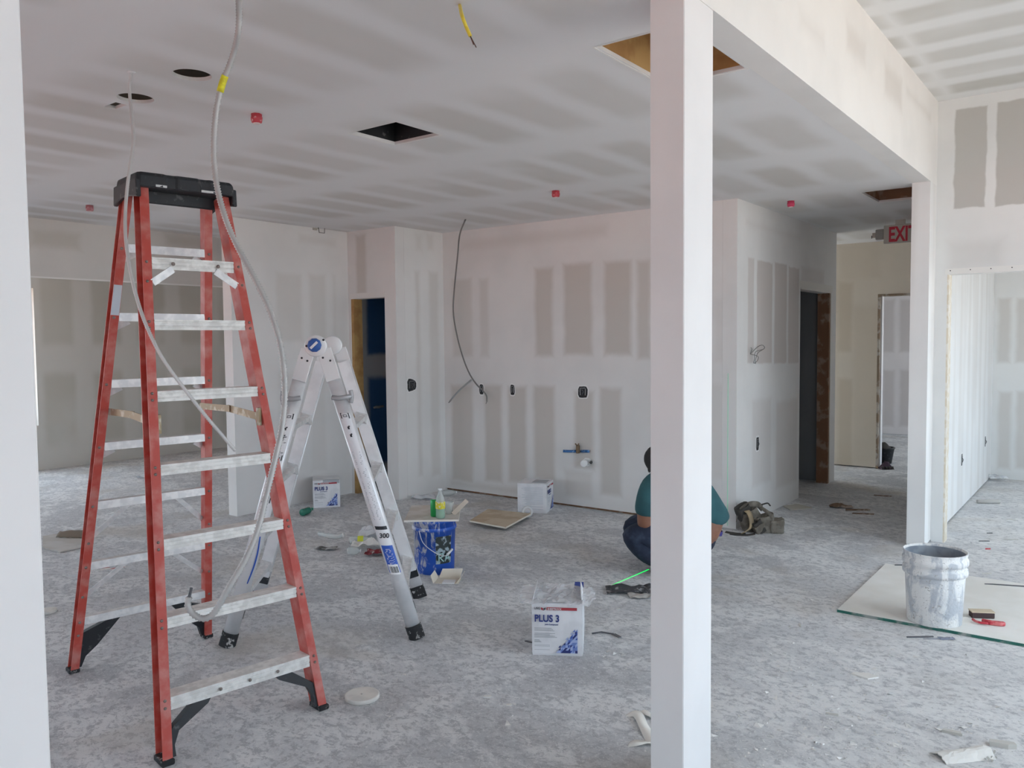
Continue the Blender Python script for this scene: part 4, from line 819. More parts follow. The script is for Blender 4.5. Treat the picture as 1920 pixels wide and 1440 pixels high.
outlet(1, PY, YB, 1093, 735, .105, .105, -1, 'square open double outlet box above the blue pipes', .009)
outlet(0, PX, -5.655, 772, 722, .13, .115, 1, 'ragged open outlet box in the pale return wall', .008, -.35)
outlet(0, PX, XH, 1420, 832, .07, .115, 1, 'open outlet box low on the hall wall above the tool belt', .008)
outlet(0, PX, XB, 1803, 862, .075, .11, 1, 'open outlet box low on the bright partition beyond the doorway, nearer the jamb')
outlet(0, PX, XB, 1847, 828, .08, .11, 1, 'open outlet box further along the bright partition beyond the doorway')
c = PX(596, 428, XL); t = thing('wire_hook', 'small dark bent wire loop high on the left wall', 'wire', c); Z_ = Vector((0, 0, 1)); Y_ = Vector((0, 1, 0)); X_ = Vector((1, 0, 0))
mb = MB(); mb.tube([X_*0, X_*.05-Y_*.035, X_*.06-Y_*.035-Z_*.05, X_*.06+Y_*.03-Z_*.05, X_*.06+Y_*.035+Z_*.01, X_*.055+Y_*.01+Z_*.012], .0045, 6); mb.build('loop', gw, t); mb = MB(); mb.cbox((.006, -.04, -.008), (.012, .05, .03)); mb.build('plate', mat('tan_plate', (.5, .46, .4), .7), t)
# ---------------------------------------------------------------- plumbing stub-outs on the back wall
c = PY(1090, 846, YB); t = thing('water_stubs', 'pair of blue capped water pipes with brass valve on the back wall', 'pipe', c); bp = mat('pex_blue', (.03, .13, .33), .4, c2=(.25, .38, .55), sc=50, lo=.55, hi=.65)
mb = MB(); mb.tube(spline([(-.03, -.0, 0), (-.05, -.04, .0), (-.09, -.08, .002), (-.13, -.11, .004)], 4), .013, 10); mb.build('cold_pipe', bp, t); mb = MB(); mb.tube(spline([(.0, -.0, 0), (.05, -.025, .006), (.10, -.035, .01)], 4), .013, 10); mb.build('hot_pipe', bp, t)
vb = mat('valve_brass', (.22, .15, .09), .5, .6); mb = MB(); mb.cbox((-.018, -.03, .02), (.025, .035, .075)); mb.build('valve_body', vb, t, bevel=.004)
mb = MB(); mb.tube([(-.018, -.04, .05), (-.035, -.05, .075)], .006, 6); mb.tube([(-.018, -.04, .05), (.004, -.05, .075)], .006, 6); mb.build('valve_handle', vb, t)
c = PY(1099, 866, YB); t = thing('drain_stub', 'white plastic drain stub with torn board hole below the blue pipes', 'pipe', c); PE = Matrix.Rotation(math.pi/2, 4, 'X')@Matrix.Rotation(.35, 4, 'Y')
mb = MB(); mb.lathe([(0, .0), (.026, .0), (.026, .07), (.031, .072), (.031, .115), (.025, .117), (0, .116)], 20, M=PE); mb.build('stub', mat('pvc_white', (.83, .83, .82), .4), t)
mb = MB(); k = 16; rr = [.048+.012*mnoise.noise((i*1.7, 0, 0)) for i in range(k)]; mb.add([(r*math.cos(2*math.pi*i/k)+.012, -.0015, r*.8*math.sin(2*math.pi*i/k)) for i, r in enumerate(rr)], [tuple(range(k))]); mb.build('torn_board', gyp, t)
mb = MB(); mb.lathe([(0, 0), (.014, 0), (.014, .002), (0, .002)], 12, (.055, -.003, .0), PE); mb.build('gap', boxdark, t)
# closet pipe stub and cap
c = PX(705, 763, XL+.018); t = thing('closet_valve', 'dark pipe stub on the blue board inside the closet', 'pipe', c)
mb = MB(); mb.tube([(0, 0, 0), (.05, 0, 0)], .014, 10); mb.build('pipe', gw, t); mb = MB(); mb.tube([(.045, -.07, .0), (.045, .06, .005)], .012, 8); mb.build('valve_handle', gw, t)
c = FL(688, 914); t = thing('pipe_elbow', 'blue pipe elbow lying inside the closet doorway', 'pipe', c); mb = MB(); mb.tube(spline([(-.06, 0, .02), (-.01, .01, .022), (.03, .0, .035), (.04, -.02, .075)], 4), .015, 10); mb.build('pipe', bp, t); mb = MB(); mb.lathe([(0, 0), (.019, 0), (.019, .02), (0, .02)], 12, (.04, -.02, .07)); mb.build('collar', dgrey, t)
# ---------------------------------------------------------------- sprinkler caps
capm = mat('cap_red', (.55, .06, .08), .5, c2=(.70, .42, .42), sc=60, lo=.55, hi=.65); capp = mat('cap_faded', (.45, .16, .18), .6, c2=(.50, .30, .31), sc=60)
for x, y, m_, lb_ in ((481, 222, capm, 'red plastic sprinkler cap on the ceiling beyond the two round cut-outs'), (168, 393, capp, 'faded red sprinkler cap on the ceiling above the far left bay'), (1042, 366, capm, 'red sprinkler cap smeared with mud on the ceiling before the back wall'), (1483, 385, mat('cap_magenta', (.60, .05, .12), .5), 'bright pink-red sprinkler cap on the ceiling by the hall')):
    c = FL(x, y-8, ZC); t = thing('sprinkler_cap', lb_, 'cap', c, YAW, 'sprinkler caps on the ceiling'); k = .8+.06*(c.length > 5)
    mb = MB(); mb.lathe([(.0, -.055*k), (.020*k, -.055*k), (.033*k, -.05*k), (.033*k, -.04*k), (.036*k, -.038*k), (.036*k, -.02*k), (.033*k, -.018*k), (.034*k, .0), (0, .0)], 8); mb.build('cap_body', m_, t)
    mb = MB(); mb.lathe([(.0, -.060*k), (.018*k, -.060*k), (.022*k, -.054*k), (0, -.054*k)], 8); mb.build('cap_tip', mat('mud_tip', (.72, .62, .60), .7), t)
# ---------------------------------------------------------------- exit sign
YS = 8.45; a = PY(1657, 423, YS); b = PY(1657, 457, YS); t = thing('exit_sign', 'white ceiling-hung sign with red EXIT letters in the hall', 'sign', (a.x, YS, ZC))
hs = a.z-b.z; ws = hs*1.65; zt0 = a.z-ZC; sgm = mat('sign_white', (.55, .54, .49), .5)
mb = MB(); mb.box((0, 0, zt0-hs), (ws, .045, zt0)); mb.build('sign_body', sgm, t, bevel=.004)
mb = MB(); mb.box((ws*.35, .005, zt0), (ws*.65, .04, 0)); mb.build('canopy', sgm, t)
mb = MB(); mb.box((-.075, .0, zt0-hs*.75), (-.001, .05, zt0-hs*.18)); lp = mb.build('lamp_head', mat('lamp_grey', (.42, .41, .38), .5), t, bevel=.006)
mb = MB(); mb.box((-.105, .01, zt0-hs*.62), (-.074, .035, zt0-hs*.35)); mb.build('lamp_socket', mat('lamp_tan', (.55, .50, .44), .6), lp); mb = MB(); mb.box((-.112, .005, zt0-hs*.66), (-.106, .012, zt0-hs*.5)); mb.build('lamp_clip', dgrey, lp)
text('EXIT', hs*1.12, mat('exit_red', (.62, .035, .07), .45), t, Matrix.Translation((ws*.15, -.002, zt0-hs*.90))@Matrix.Rotation(math.pi/2, 4, 'X'), bold=.0055, ext=.001, sx=.62)
# ---------------------------------------------------------------- tool belt against the hall corner
canvas = mat('canvas_khaki', (.135, .115, .09), .85, c2=(.22, .195, .16), sc=18, lo=.4, hi=.62, bmp=.4, bsc=120); leather = mat('belt_tan', (.40, .30, .18), .7, c2=(.28, .21, .13), sc=12); dk = mat('pouch_dark', (.05, .045, .04), .85)
c = FL(1425, 1000); tb = thing('tool_belt', 'khaki canvas tool belt with pouches slumped against the hall wall corner', 'tool belt', c, YAW+.05)
def pouch(nm, m_, w0, w1, d, h, M, n=9, open_=True):
    """soft tapering pocket: rounded-box rings with folds"""
    mb = MB(); rings = 8; vs = []
    for j in range(rings+1):
        k = j/rings; w_ = w0+(w1-w0)*k; dd = d*(.8+.3*math.sin(k*2.4))
        for i in range(24):
            a = 2*math.pi*i/24; cx, sy = math.cos(a), math.sin(a); e = .55; x = math.copysign(abs(cx)**e, cx)*w_/2; y = math.copysign(abs(sy)**e, sy)*dd/2
            f = 1+.10*mnoise.noise((cx*2.2+w0*30, sy*2.2, k*3.2)); vs.append(M@Vector((x*f, y*f, h*k+(.012*mnoise.noise((cx*3, sy*3, 9+w0*50)) if j == rings else 0))))
    mb.add(vs, [(j*24+i, j*24+(i+1) % 24, (j+1)*24+(i+1) % 24, (j+1)*24+i) for j in range(rings) for i in range(24)], True); mb.add(vs[:24], [tuple(range(24))[::-1]])
    if open_: mb.add([M@Vector((0, 0, h*.8))]+vs[-24:], [(0, i+1, (i+1) % 24+1) for i in range(24)])
    return mb.build(nm, m_, tb, solid=0)
Tm = lambda x, y, z, rx=0, ry=0, rz=0: Matrix.Translation((x, y, z))@Matrix.Rotation(rz, 4, 'Z')@Matrix.Rotation(ry, 4, 'Y')@Matrix.Rotation(rx, 4, 'X')
pouch('pouch', canvas, .20, .15, .11, .20, Tm(.0, .10, .0, .1, -.45, .1)); pouch('pouch', canvas, .13, .16, .09, .15, Tm(.07, .03, .0, .12, -.28, -.1)); pouch('pouch', canvas, .11, .13, .07, .115, Tm(.135, .0, .0, .1, -.1, -.2)); pouch('pouch', canvas, .09, .10, .06, .10, Tm(.01, .015, .0, .3, -.5, .2))
pouch('hammer_pocket', dk, .07, .08, .05, .12, Tm(.02, .0, .01, .2, -.6, .0)); pouch('pouch', dk, .12, .12, .08, .13, Tm(-.08, .09, .10, .2, -.5, .2))
mb = MB(); bw = .045
def band(pts, w_, m_, nm, up=(0, 0, 1)):
    mb = MB(); P = spline(pts, 6); u = Vector(up); mb.add([p+u*w_*s_ for p in P for s_ in (-.5, .5)], [(2*i, 2*i+1, 2*i+3, 2*i+2) for i in range(len(P)-1)], True); return mb.build(nm, m_, tb, solid=.006)
band([(-.12, .06, .19), (-.09, .0, .17), (-.075, -.02, .11), (-.085, -.03, .05), (-.15, -.03, .008)], .05, leather, 'belt', (.8, .5, .15))
band([(-.16, .09, .10), (-.15, .05, .18), (-.08, .04, .225), (.0, .06, .22), (.05, .09, .18)], .05, canvas, 'belt', (.3, .2, .9)); band([(-.13, -.03, .006), (-.18, -.02, .006), (-.23, .02, .006), (-.26, .06, .006)], .04, dk, 'belt_tail', (.5, .85, .1)); band([(-.05, -.03, .006), (-.12, -.06, .006), (-.20, -.05, .008), (-.25, -.01, .008)], .035, dk, 'belt_tail', (.2, .9, .1))
band([(.02, .04, .20), (.06, -.02, .17), (.10, -.03, .12)], .035, canvas, 'strap', (.6, .3, .5)); mb = MB(); mb.tube(spline([(.03, .05, .22), (.07, .03, .235), (.10, .05, .21)], 5), .006, 8); mb.build('tool_loop', dk, tb)
# ---------------------------------------------------------------- crouching person
pz = RT.copy(); pz.z = 0; pz.normalize(); pf = Vector((-math.sin(YAW), math.cos(YAW), 0))
po = pz*1.2+pf*5.45
person = thing('person', 'person in a teal t-shirt and dark blue jeans crouching behind the square column', 'person', po, YAW)
def skin(name, m_, chains, parent=person, sub=2, root=0):
    """chains: lists of (x,y,z,r); equal coordinates join"""
    vs, rs, es, ix = [], [], [], {}
    for ch in chains:
        prev = None
        for p in ch:
            k = tuple(round(q, 4) for q in p[:3])
            if k not in ix: ix[k] = len(vs); vs.append(k); rs.append(p[3] if isinstance(p[3], tuple) else (p[3], p[3]))
            if prev is not None: es.append((prev, ix[k]))
            prev = ix[k]
    me = bpy.data.meshes.new(name); me.from_pydata(vs, es, []); me.update(); o = bpy.data.objects.new(name, me); COL.objects.link(o); o.parent = parent
    md = o.modifiers.new('skin', 'SKIN'); md.use_smooth_shade = True
    sv = me.skin_vertices[0].data
    for i, r in enumerate(rs): sv[i].radius = r; sv[i].use_root = (i == root)
    md2 = o.modifiers.new('sub', 'SUBSURF'); md2.levels = md2.render_levels = sub; me.materials.append(m_); return o
skinm = mat('skin', (.24, .105, .062), .55, c2=(.28, .13, .08), sc=12); shirt = mat('teal_cotton', (.022, .085, .098), .85, c2=(.032, .115, .13), sc=9, lo=.35, hi=.65, bmp=.25, bsc=14)
jean = mat('dark_denim', (.012, .019, .042), .85, c2=(.035, .05, .085), sc=16, lo=.45, hi=.7, bmp=.3, bsc=20); hairm = mat('dark_hair', (.012, .010, .009), .7)
pel = (.095, 0, .215, .13); sp1 = (.125, 0, .34, .13); ch1 = (.03, 0, .50, .135); ch2 = (-.12, 0, .60, .11); nk = (-.165, 0, .665, .055); hd0 = (-.19, 0, .71, .06)
AX = {-1: -.055, 1: .10}
def arm(s): k = AX[s]; return [ch2, (-.15, s*.11, .615, .085), (-.235+k, s*.19, .60, .075), (-.28+k, s*.205, .46, .06), (-.29+k, s*.20, .33, .05), (-.25, s*.10, .24, .042), (-.20, s*.05, .15, .032), (-.19, s*.045, .12, .032)]
LX = {-1: -.03, 1: .02}
def leg(s): k = LX[s]; return [pel, (.04, s*.095, .215, .12), (-.18, s*.15, .265, .118), (-.42+k, s*.17, .255, .095), (-.32, s*.165, .15, .078), (-.17, s*.15, .085, .05), (-.155, s*.15, .055, .045)]
skin('body', skinm, [[(.15, 0, .20, .07), pel, sp1, ch1, ch2, nk, hd0], arm(-1), arm(1)]+[[pel]+[(*p[:3], p[3]*.72) for p in leg(s)[1:]] for s in (-1, 1)])
# head with face, turned down toward the floor in front (-x)
Hm = Matrix.Translation((-.19, 0, .735))@Matrix.Rotation(-1.2, 4, 'Y')
def headv(u, v):
    a = 2*math.pi*u; b = math.pi*(v-.5); x, y, z = math.cos(b)*math.cos(a), math.cos(b)*math.sin(a), math.sin(b)
    r = Vector((x*.098, y*.075, z*.115)); fr = max(0, -x)
    if z < 0: r.x *= 1-.12*(-z)*(x > 0); r.y *= 1-.22*(-z)
    if fr > .3:
        nose = math.exp(-((y/.16)**2+((z+.12)/.20)**2)); r.x -= .020*nose
        for sy in (-.36, .36): r.x += .010*math.exp(-(((y-sy)/.16)**2+((z-.12)/.12)**2))
        r.x -= .005*math.exp(-((y/.35)**2+((z-.26)/.10)**2)); r.x -= .006*math.exp(-((y/.22)**2+((z+.45)/.07)**2)); r.x += .005*math.exp(-((y/.26)**2+((z+.49)/.03)**2)); r.x -= .007*math.exp(-((y/.25)**2+((z+.75)/.14)**2))
    return Hm@r
mb = MB(); mb.sheet(headv, 40, 28); mb.build('head', skinm, person)
for s in (-1, 1):
    mb = MB(); mb.sheet(lambda u, v: Hm@(Vector((.005, s*.074, -.005))+Vector((math.cos(2*math.pi*u)*.02*math.sin(math.pi*v), s*.010*math.cos(math.pi*v), math.sin(2*math.pi*u)*.032*math.sin(math.pi*v)))), 12, 8); mb.build('ear', skinm, person)
    mb = MB(); mb.sheet(lambda u, v: Hm@(Vector((-.082, s*.028, .013))+Vector((-math.cos(math.pi*v)*.009, math.sin(math.pi*v)*math.cos(2*math.pi*u)*.011, math.sin(math.pi*v)*math.sin(2*math.pi*u)*.006))), 10, 8); mb.build('eye', mat('eye_white', (.7, .68, .65), .3), person)
mb = MB()
def hairv(u, v):
    a = 2*math.pi*u; b = math.pi*(.5-.62*v); x, y, z = math.cos(b)*math.cos(a), math.cos(b)*math.sin(a), math.sin(b)
    if x < 0: z = max(z, .42+.1*abs(y))
    k = 1.06+.02*mnoise.noise((x*6, y*6, z*6)); q = Vector((x*.101, y*.079, z*.118)); return Hm@(q*k)
mb.sheet(hairv, 36, 16); mb.build('hair', hairm, person, solid=.004)
# hands near the floor
for s in (-1, 1):
    w0 = Vector((-.19, s*.045, .12)); chains = [[(*w0, .026), (w0.x-.02, w0.y-s*.005, w0.z-.035, .027), (w0.x-.03, w0.y-s*.008, w0.z-.06, .024)]]
    for i, (dy, L) in enumerate(((-.026, .062), (-.009, .072), (.008, .068), (.024, .054))):
        b0 = (w0.x-.03, w0.y-s*.008, w0.z-.06, .024); k1 = (w0.x-.04, w0.y+dy, w0.z-.065, .0095); k2 = (w0.x-.045-L*.5, w0.y+dy*1.1, w0.z-.072, .009); k3 = (w0.x-.045-L*.9, w0.y+dy*1.15, w0.z-.084, .0075); chains.append([b0, k1, k2, k3])
    chains.append([(w0.x-.02, w0.y-s*.005, w0.z-.035, .027), (w0.x-.03, w0.y-s*.038, w0.z-.045, .011), (w0.x-.06, w0.y-s*.048, w0.z-.065, .009), (w0.x-.08, w0.y-s*.045, w0.z-.08, .008)])
    skin('hand', skinm, chains)
g_ = lambda p, d: (p[0], p[1], p[2], p[3]+d)
skin('t_shirt', shirt, [[(.15, 0, .285, .135), (.145, 0, .325, .145), g_(sp1, .018), g_(ch1, .022), g_(ch2, .024), (-.15, 0, .65, .085)]]+[[g_(ch2, .02), g_(arm(s)[1], .030), g_(arm(s)[2], .026), g_(arm(s)[3], .020), (-.287+AX[s], s*.204, .39, .072)] for s in (-1, 1)])
skin('jeans', jean, [[(.17, 0, .19, .075), (.13, 0, .205, .11), g_(pel, .012)]]+[[g_(pel, .012), g_(leg(s)[1], .012), g_(leg(s)[2], .014), g_(leg(s)[3], .018), g_(leg(s)[4], .016), g_(leg(s)[5], .016)] for s in (-1, 1)])
mb = MB(); mb.lathe([(.104, -.016), (.108, -.014), (.108, .014), (.104, .016)], 32, (.112, 0, .262), Matrix.Rotation(.25, 4, 'Y'), cap=False); tag(mb.build('waistband', mat('purple_band', (.05, .04, .22), .7, c2=(.5, .5, .6), sc=70, lo=.6, hi=.64), person), 'purple dotted waistband', None)
for s in (-1, 1):
    mb = MB(); prof = [(-.30, .034, .03), (-.27, .045, .045), (-.20, .045, .075), (-.15, .04, .10), (-.11, .036, .08)]; vs = []
    for x, hw, h in prof: vs += [(x, s*.15-hw, 0), (x, s*.15+hw, 0), (x, s*.15+hw*.85, h*.7), (x, s*.15, h), (x, s*.15-hw*.85, h*.7)]
    mb.add(vs, [(5*j+i, 5*j+(i+1) % 5, 5*j+5+(i+1) % 5, 5*j+5+i) for j in range(4) for i in range(5)]+[(0, 1, 2, 3, 4), (20, 21, 22, 23, 24)], True); sh_ = mb.build('shoe', mat('shoe_black', (.02, .02, .022), .7), person, sub=1)
# ---------------------------------------------------------------- laser lines: projected light drawn as thin glowing strips
las = mat('laser_green', (.02, .3, .08), .5, emit=((.01, 1, .12), .45)); las2 = mat('laser_faint', (.3, .6, .45), .6, emit=((.15, .6, .35), .07))
a, b = FL(1148, 1097), FL(1216, 1068); d = (b-a); L = d.length; t = thing('laser_line', 'bright green laser line across the floor beside the crouching person', 'laser line', a, math.atan2(d.y, d.x)); mb = MB(); mb.add([(0, -.001, .0015), (L, -.004, .0015), (L, .004, .0015), (0, .001, .0015), (0, -.001, 0), (L, -.004, 0), (L, .004, 0), (0, .001, 0)], [(0, 1, 2, 3), (7, 6, 5, 4), (0, 4, 5, 1), (1, 5, 6, 2), (2, 6, 7, 3), (3, 7, 4, 0)]); mb.build('glow_strip', las, t)
a, b = PY(1364, 986, YB), PY(1364, 700, YB); t = thing('laser_line', 'faint green vertical laser line on the back wall beside the hall corner', 'laser line', (a.x, YB, .02)); mb = MB(); mb.box((-.0025, -.0012, 0), (.0025, 0, b.z-.02)); mb.build('glow_strip', las2, t)
# ---------------------------------------------------------------- litter
def crumpled(name, label, cat, x, y, w_, d_, h_, m_, seed, rz=0, sc=9, part='sheet', solid=.0008, z0=0):
    t = thing(name, label, cat, FL(x, y, z0), YAW+rz); mb = MB(); mb.sheet(crumple(w_, d_, h_, sc=sc, seed=seed), 14, 12, False); mb.build(part, m_, t, solid=solid); return t
paper = mat('paper_white', (.80, .78, .74), .85); redbag = mat('red_foil', (.22, .015, .025), .35, .2, c2=(.50, .47, .45), sc=35, lo=.60, hi=.64); ylb = mat('yellow_bit', (.66, .70, .06), .5); darkb = mat('dark_film', (.10, .09, .085), .5, c2=(.4, .4, .4), sc=30)
crumpled('snack_bag', 'crumpled dark red snack bag in the litter behind the silver ladder', 'bag', 712, 1040, .20, .12, .075, redbag, 3.1)
crumpled('plastic_bag', 'crumpled clear plastic bag in the litter behind the silver ladder', 'bag', 706, 1008, .26, .22, .14, film, 7.7, sc=7)
crumpled('paper_scrap', 'crumpled white paper heaped behind the red snack bag', 'paper', 692, 1028, .26, .12, .09, paper, 5.4, .2)
crumpled('plastic_scrap', 'flat dark and silver film scrap lying left of the litter heap', 'plastic', 612, 1030, .15, .08, .03, darkb, 1.4)
t = bottle('water_bottle', 'crushed clear bottle with yellow label lying in the litter heap', 'bottle', FL(655, 1020)+Vector((0, 0, .03)), clear, .19, .03, white, ylb, lying=Matrix.Rotation(YAW+.1, 4, 'Z')@Matrix.Rotation(math.pi/2, 4, 'Y'))
bottle('water_bottle', 'clear bottle lying beside the crushed yellow labelled one', 'bottle', FL(652, 1040)+Vector((0, 0, .03)), clear, .10, .03, white, lying=Matrix.Rotation(YAW-.1, 4, 'Z')@Matrix.Rotation(math.pi/2, 4, 'Y'))
c = FL(620, 1010); t = thing('plastic_tube', 'clear curved plastic wrapper lying beyond the litter heap', 'plastic', c, YAW); mb = MB(); mb.tube(spline([(-.11, .09, .02), (-.08, .06, .02), (-.02, .01, .02), (.05, -.02, .02), (.10, -.01, .03)], 6), .018, 10); mb.build('wrapper', clear, t); mb = MB(); mb.lathe([(0, 0), (.02, .0), (.02, .01), (0, .01)], 10, (.10, -.01, .03), Matrix.Rotation(1.4, 4, 'Y')); mb.build('wrapper_end', alu, t)
bottle('green_bottle', 'dark green soda bottle lying on the floor before the left wall carton', 'bottle', FL(566, 968)+Vector((0, 0, .032)), mat('bottle_green', (.02, .20, .13), .2, alpha=.9), .17, .032, mat('green_cap', (.03, .25, .16), .4), lying=Matrix.Rotation(YAW+1.25, 4, 'Z')@Matrix.Rotation(math.pi/2, 4, 'Y'))
crumpled('plastic_wrap', 'crumpled clear wrap on the floor at the foot of the return wall', 'plastic', 793, 936, .24, .12, .08, film, 9.1, sc=8)
bottle('water_bottle', 'empty clear bottle lying at the foot of the return wall', 'bottle', FL(829, 930)+Vector((0, 0, .03)), clear, .15, .03, white, lying=Matrix.Rotation(YAW+.3, 4, 'Z')@Matrix.Rotation(math.pi/2, 4, 'Y'))
# cardboard sheet and brown paper at the far left
q = [FL(80, 1029), FL(113, 1037), FL(160, 1026), FL(158, 1004), FL(125, 1000), FL(80, 1008)]; c = sum(q, Vector())/6; t = thing('cardboard_sheet', 'flat grey-brown cardboard sheet on the floor beside the white column', 'cardboard', (c.x, c.y, 0)); mb = MB(); mb.poly([(p.x-c.x, p.y-c.y, .002) for p in q], .01); mb.build('sheet', mat('grey_card', (.46, .43, .39), .85, c2=(.52, .50, .47), sc=5), t)
t = thing('brown_paper', 'curled brown paper lying on the cardboard sheet', 'paper', FL(140, 1006, .0125), YAW-.15); mb = MB(); mb.sheet(lambda u, v: Vector(((u-.5)*.26, (v-.5)*.10, .002+.055*math.sin(math.pi*v)*(.6+.4*u)+.012*abs(mnoise.noise((u*5, v*5, 1))))), 12, 8); mb.build('sheet', mat('brown_kraft', (.20, .155, .115), .85), t, solid=.001)
t = thing('red_flyer', 'red and white torn flyer on the floor between the red ladder rails', 'paper', FL(200, 1068), YAW); mb = MB(); mb.poly([(-.05, -.03, .001), (.09, .05, .001), (.14, .07, .001), (-.02, .03, .001)], .001); mb.build('sheet', paper, t); mb = MB(); mb.poly([(.02, .0, .0022), (.10, .05, .0022), (.09, .065, .0022), (.03, .03, .0022)], .001); mb.poly([(-.06, .025, .0022), (.0, .05, .0022), (-.03, .055, .0022)], .001); mb.build('red_print', redm, t)
t = thing('paper_scrap', 'clear and white wrapper on the floor behind the left red rail', 'paper', FL(140, 1080), YAW); mb = MB(); mb.poly([(-.06, -.01, .001), (.08, -.03, .001), (.10, .04, .001), (-.02, .03, .001)], .002); mb.build('sheet', mat('wrapper_grey', (.6, .62, .64), .5), t)
t = thing('plastic_scrap', 'small clear plastic bit on the far left bay floor', 'plastic', FL(272, 896), YAW); mb = MB(); mb.sheet(crumple(.16, .10, .07, seed=4.4), 8, 8, False); mb.build('sheet', film, t, solid=.001)
# dark debris by the column, black strip by the carton, curled paper strips at the column foot
crumpled('dark_sheet', 'dark crumpled roofing scrap on the floor beside the square column', 'scrap', 1185, 1108, .30, .16, .045, mat('tar_dark', (.055, .055, .06), .8, c2=(.30, .30, .30), sc=28, lo=.55, hi=.66), 2.9, sc=12)
crumpled('plaster_chunk', 'pale broken plaster chunk beside the dark scrap', 'scrap', 1200, 1120, .14, .08, .035, mat('chunk', (.42, .40, .37), .9), 8.2, sc=12)
t = thing('black_strip', 'bent thin black strip on the floor right of the opened carton', 'scrap', FL(1135, 1190), YAW); mb = MB(); mb.bar((-.07, .01, .004), (-.02, .012, .01), .007, .003, (0, 0, 1)); mb.bar((-.02, .012, .01), (.045, -.005, .004), .008, .003, (0, 0, 1)); mb.bar((.045, -.002, .004), (.07, -.05, .004), .004, .018, (0, 0, 1)); mb.build('strip', dgrey, t)
strip = mat('tape_paper', (.80, .77, .71), .8)
def paperstrip(label, pts, w_, z=.004):
    a = FL(*pts[0]); t = thing('paper_strip', label, 'paper', (a.x, a.y, 0)); P = spline([FL(*p)-a+Vector((0, 0, z+.012*abs(math.sin(i*1.3)))) for i, p in enumerate(pts)], 5); mb = MB(); vs = []
    for i, p in enumerate(P):
        d = (P[min(i+1, len(P)-1)]-P[max(i-1, 0)]).normalized(); n_ = Vector((-d.y, d.x, .25*math.sin(i*.5))).normalized(); vs += [p-n_*w_/2, p+n_*w_/2]
    mn = min(v[2] for v in vs); vs = [Vector(v)-Vector((0, 0, mn-.0005)) for v in vs]
    mb.add(vs, [(2*i, 2*i+1, 2*i+3, 2*i+2) for i in range(len(P)-1)], True); mb.build('strip', strip, t, solid=.001)
paperstrip('curled white paper tape strip at the foot of the square column', [(1178, 1338), (1195, 1345), (1206, 1362), (1218, 1385), (1225, 1400)], .045)
paperstrip('short white paper tape strip lying flat near the square column', [(1178, 1396), (1195, 1398), (1222, 1393)], .035)
paperstrip('white paper tape strip poking out from behind the square column', [(1196, 1336), (1210, 1341), (1228, 1350)], .03)
# scraps in the hall mouth and right bay
def scrap(label, x, y, w_, d_, rz, m_, th=.008, name='board_scrap', shape=None):
    t = thing(name, label, 'scrap', FL(x, y), YAW+rz); mb = MB(); rnd = random.Random(int(x*7+y)); pts = shape or [(-w_/2, -d_/2*rnd.uniform(.6, 1)), (w_*rnd.uniform(.0, .2), -d_/2), (w_/2, -d_/2*rnd.uniform(.3, 1)), (w_/2*rnd.uniform(.8, 1), d_/2), (-w_/2*rnd.uniform(.6, 1), d_/2*rnd.uniform(.6, 1))]
    mb.poly([(a, b, 0) for a, b in pts], th); mb.build('board', m_, t); return t
brn = mat('torn_brown', (.20, .125, .08), .85, c2=(.42, .34, .27), sc=14, lo=.5, hi=.6); gsc = mat('scrap_grey', (.56, .54, .50), .85); wsc = mat('scrap_white', (.74, .72, .68), .85)
scrap('pale board scrap on the floor at the hall wall end', 1492, 952, .24, .20, .3, mat('scrap_olive', (.50, .48, .42), .85), .01)
crumpled('torn_cardboard', 'torn brown cardboard curled on the hall floor', 'cardboard', 1577, 952, .20, .09, .05, brn, 6.6, -.3, sc=10)
scrap('thin brown board strip on the hall floor beside the torn cardboard', 1608, 957, .22, .03, -.05, brn, .012)
scrap('second thin brown strip crossing the hall floor scraps', 1618, 964, .18, .02, -.25, brn, .008)
scrap('narrow wood splinter further up the hall floor', 1655, 930, .16, .02, -.5, brn, .006)
t = thing('cardboard_tube', 'grey cardboard tube lying on the floor beyond the wide doorway', 'tube', FL(1853, 944), YAW-.08); mb = MB(); mb.tube([(-.10, 0, .018), (.10, 0, .018)], .018, 12); mb.build('tube', mat('tube_grey', (.50, .48, .45), .8), t); mb = MB(); mb.tube([(.098, 0, .018), (.102, 0, .018)], .012, 10); mb.build('tube_hollow', dgrey, t)
crumpled('plastic_bag', 'white plastic bag on the floor of the bright room beyond the doorway', 'bag', 1868, 901, .20, .13, .09, film, 1.9)
bottle('water_bottle', 'bottle with orange label lying on the bright room floor', 'bottle', FL(1900, 897)+Vector((0, 0, .03)), clear, .20, .03, white, mat('orange_label', (.75, .25, .14), .5), lying=Matrix.Rotation(YAW, 4, 'Z')@Matrix.Rotation(math.pi/2, 4, 'Y'))
t = thing('threaded_rod', 'thin dark rod lying along the end wall of the bright room', 'rod', FL(1905, 899), YAW-.05); mb = MB(); mb.tube([(-.02, 0, .012), (.5, 0, .012)], .012, 8); mb.build('rod', gw, t); mb = MB(); mb.tube([(-.03, 0, .012), (-.018, 0, .012)], .015, 6); mb.build('rod_end', dgrey, t)
scrap('small red plastic bit on the right bay floor', 1852, 1030, .04, .012, 0, redm, .008, 'plastic_bit')
scrap('creased paper scrap on the right bay floor', 1622, 1268, .11, .07, .2, wsc, .006, 'paper_scrap', [(-.05, .035), (-.03, .04), (.03, .02), (.05, -.03), (-.01, -.035)])
scrap('grey splinter of board on the right bay floor behind the curled scrap', 1785, 1375, .07, .02, -.5, gsc, .01)
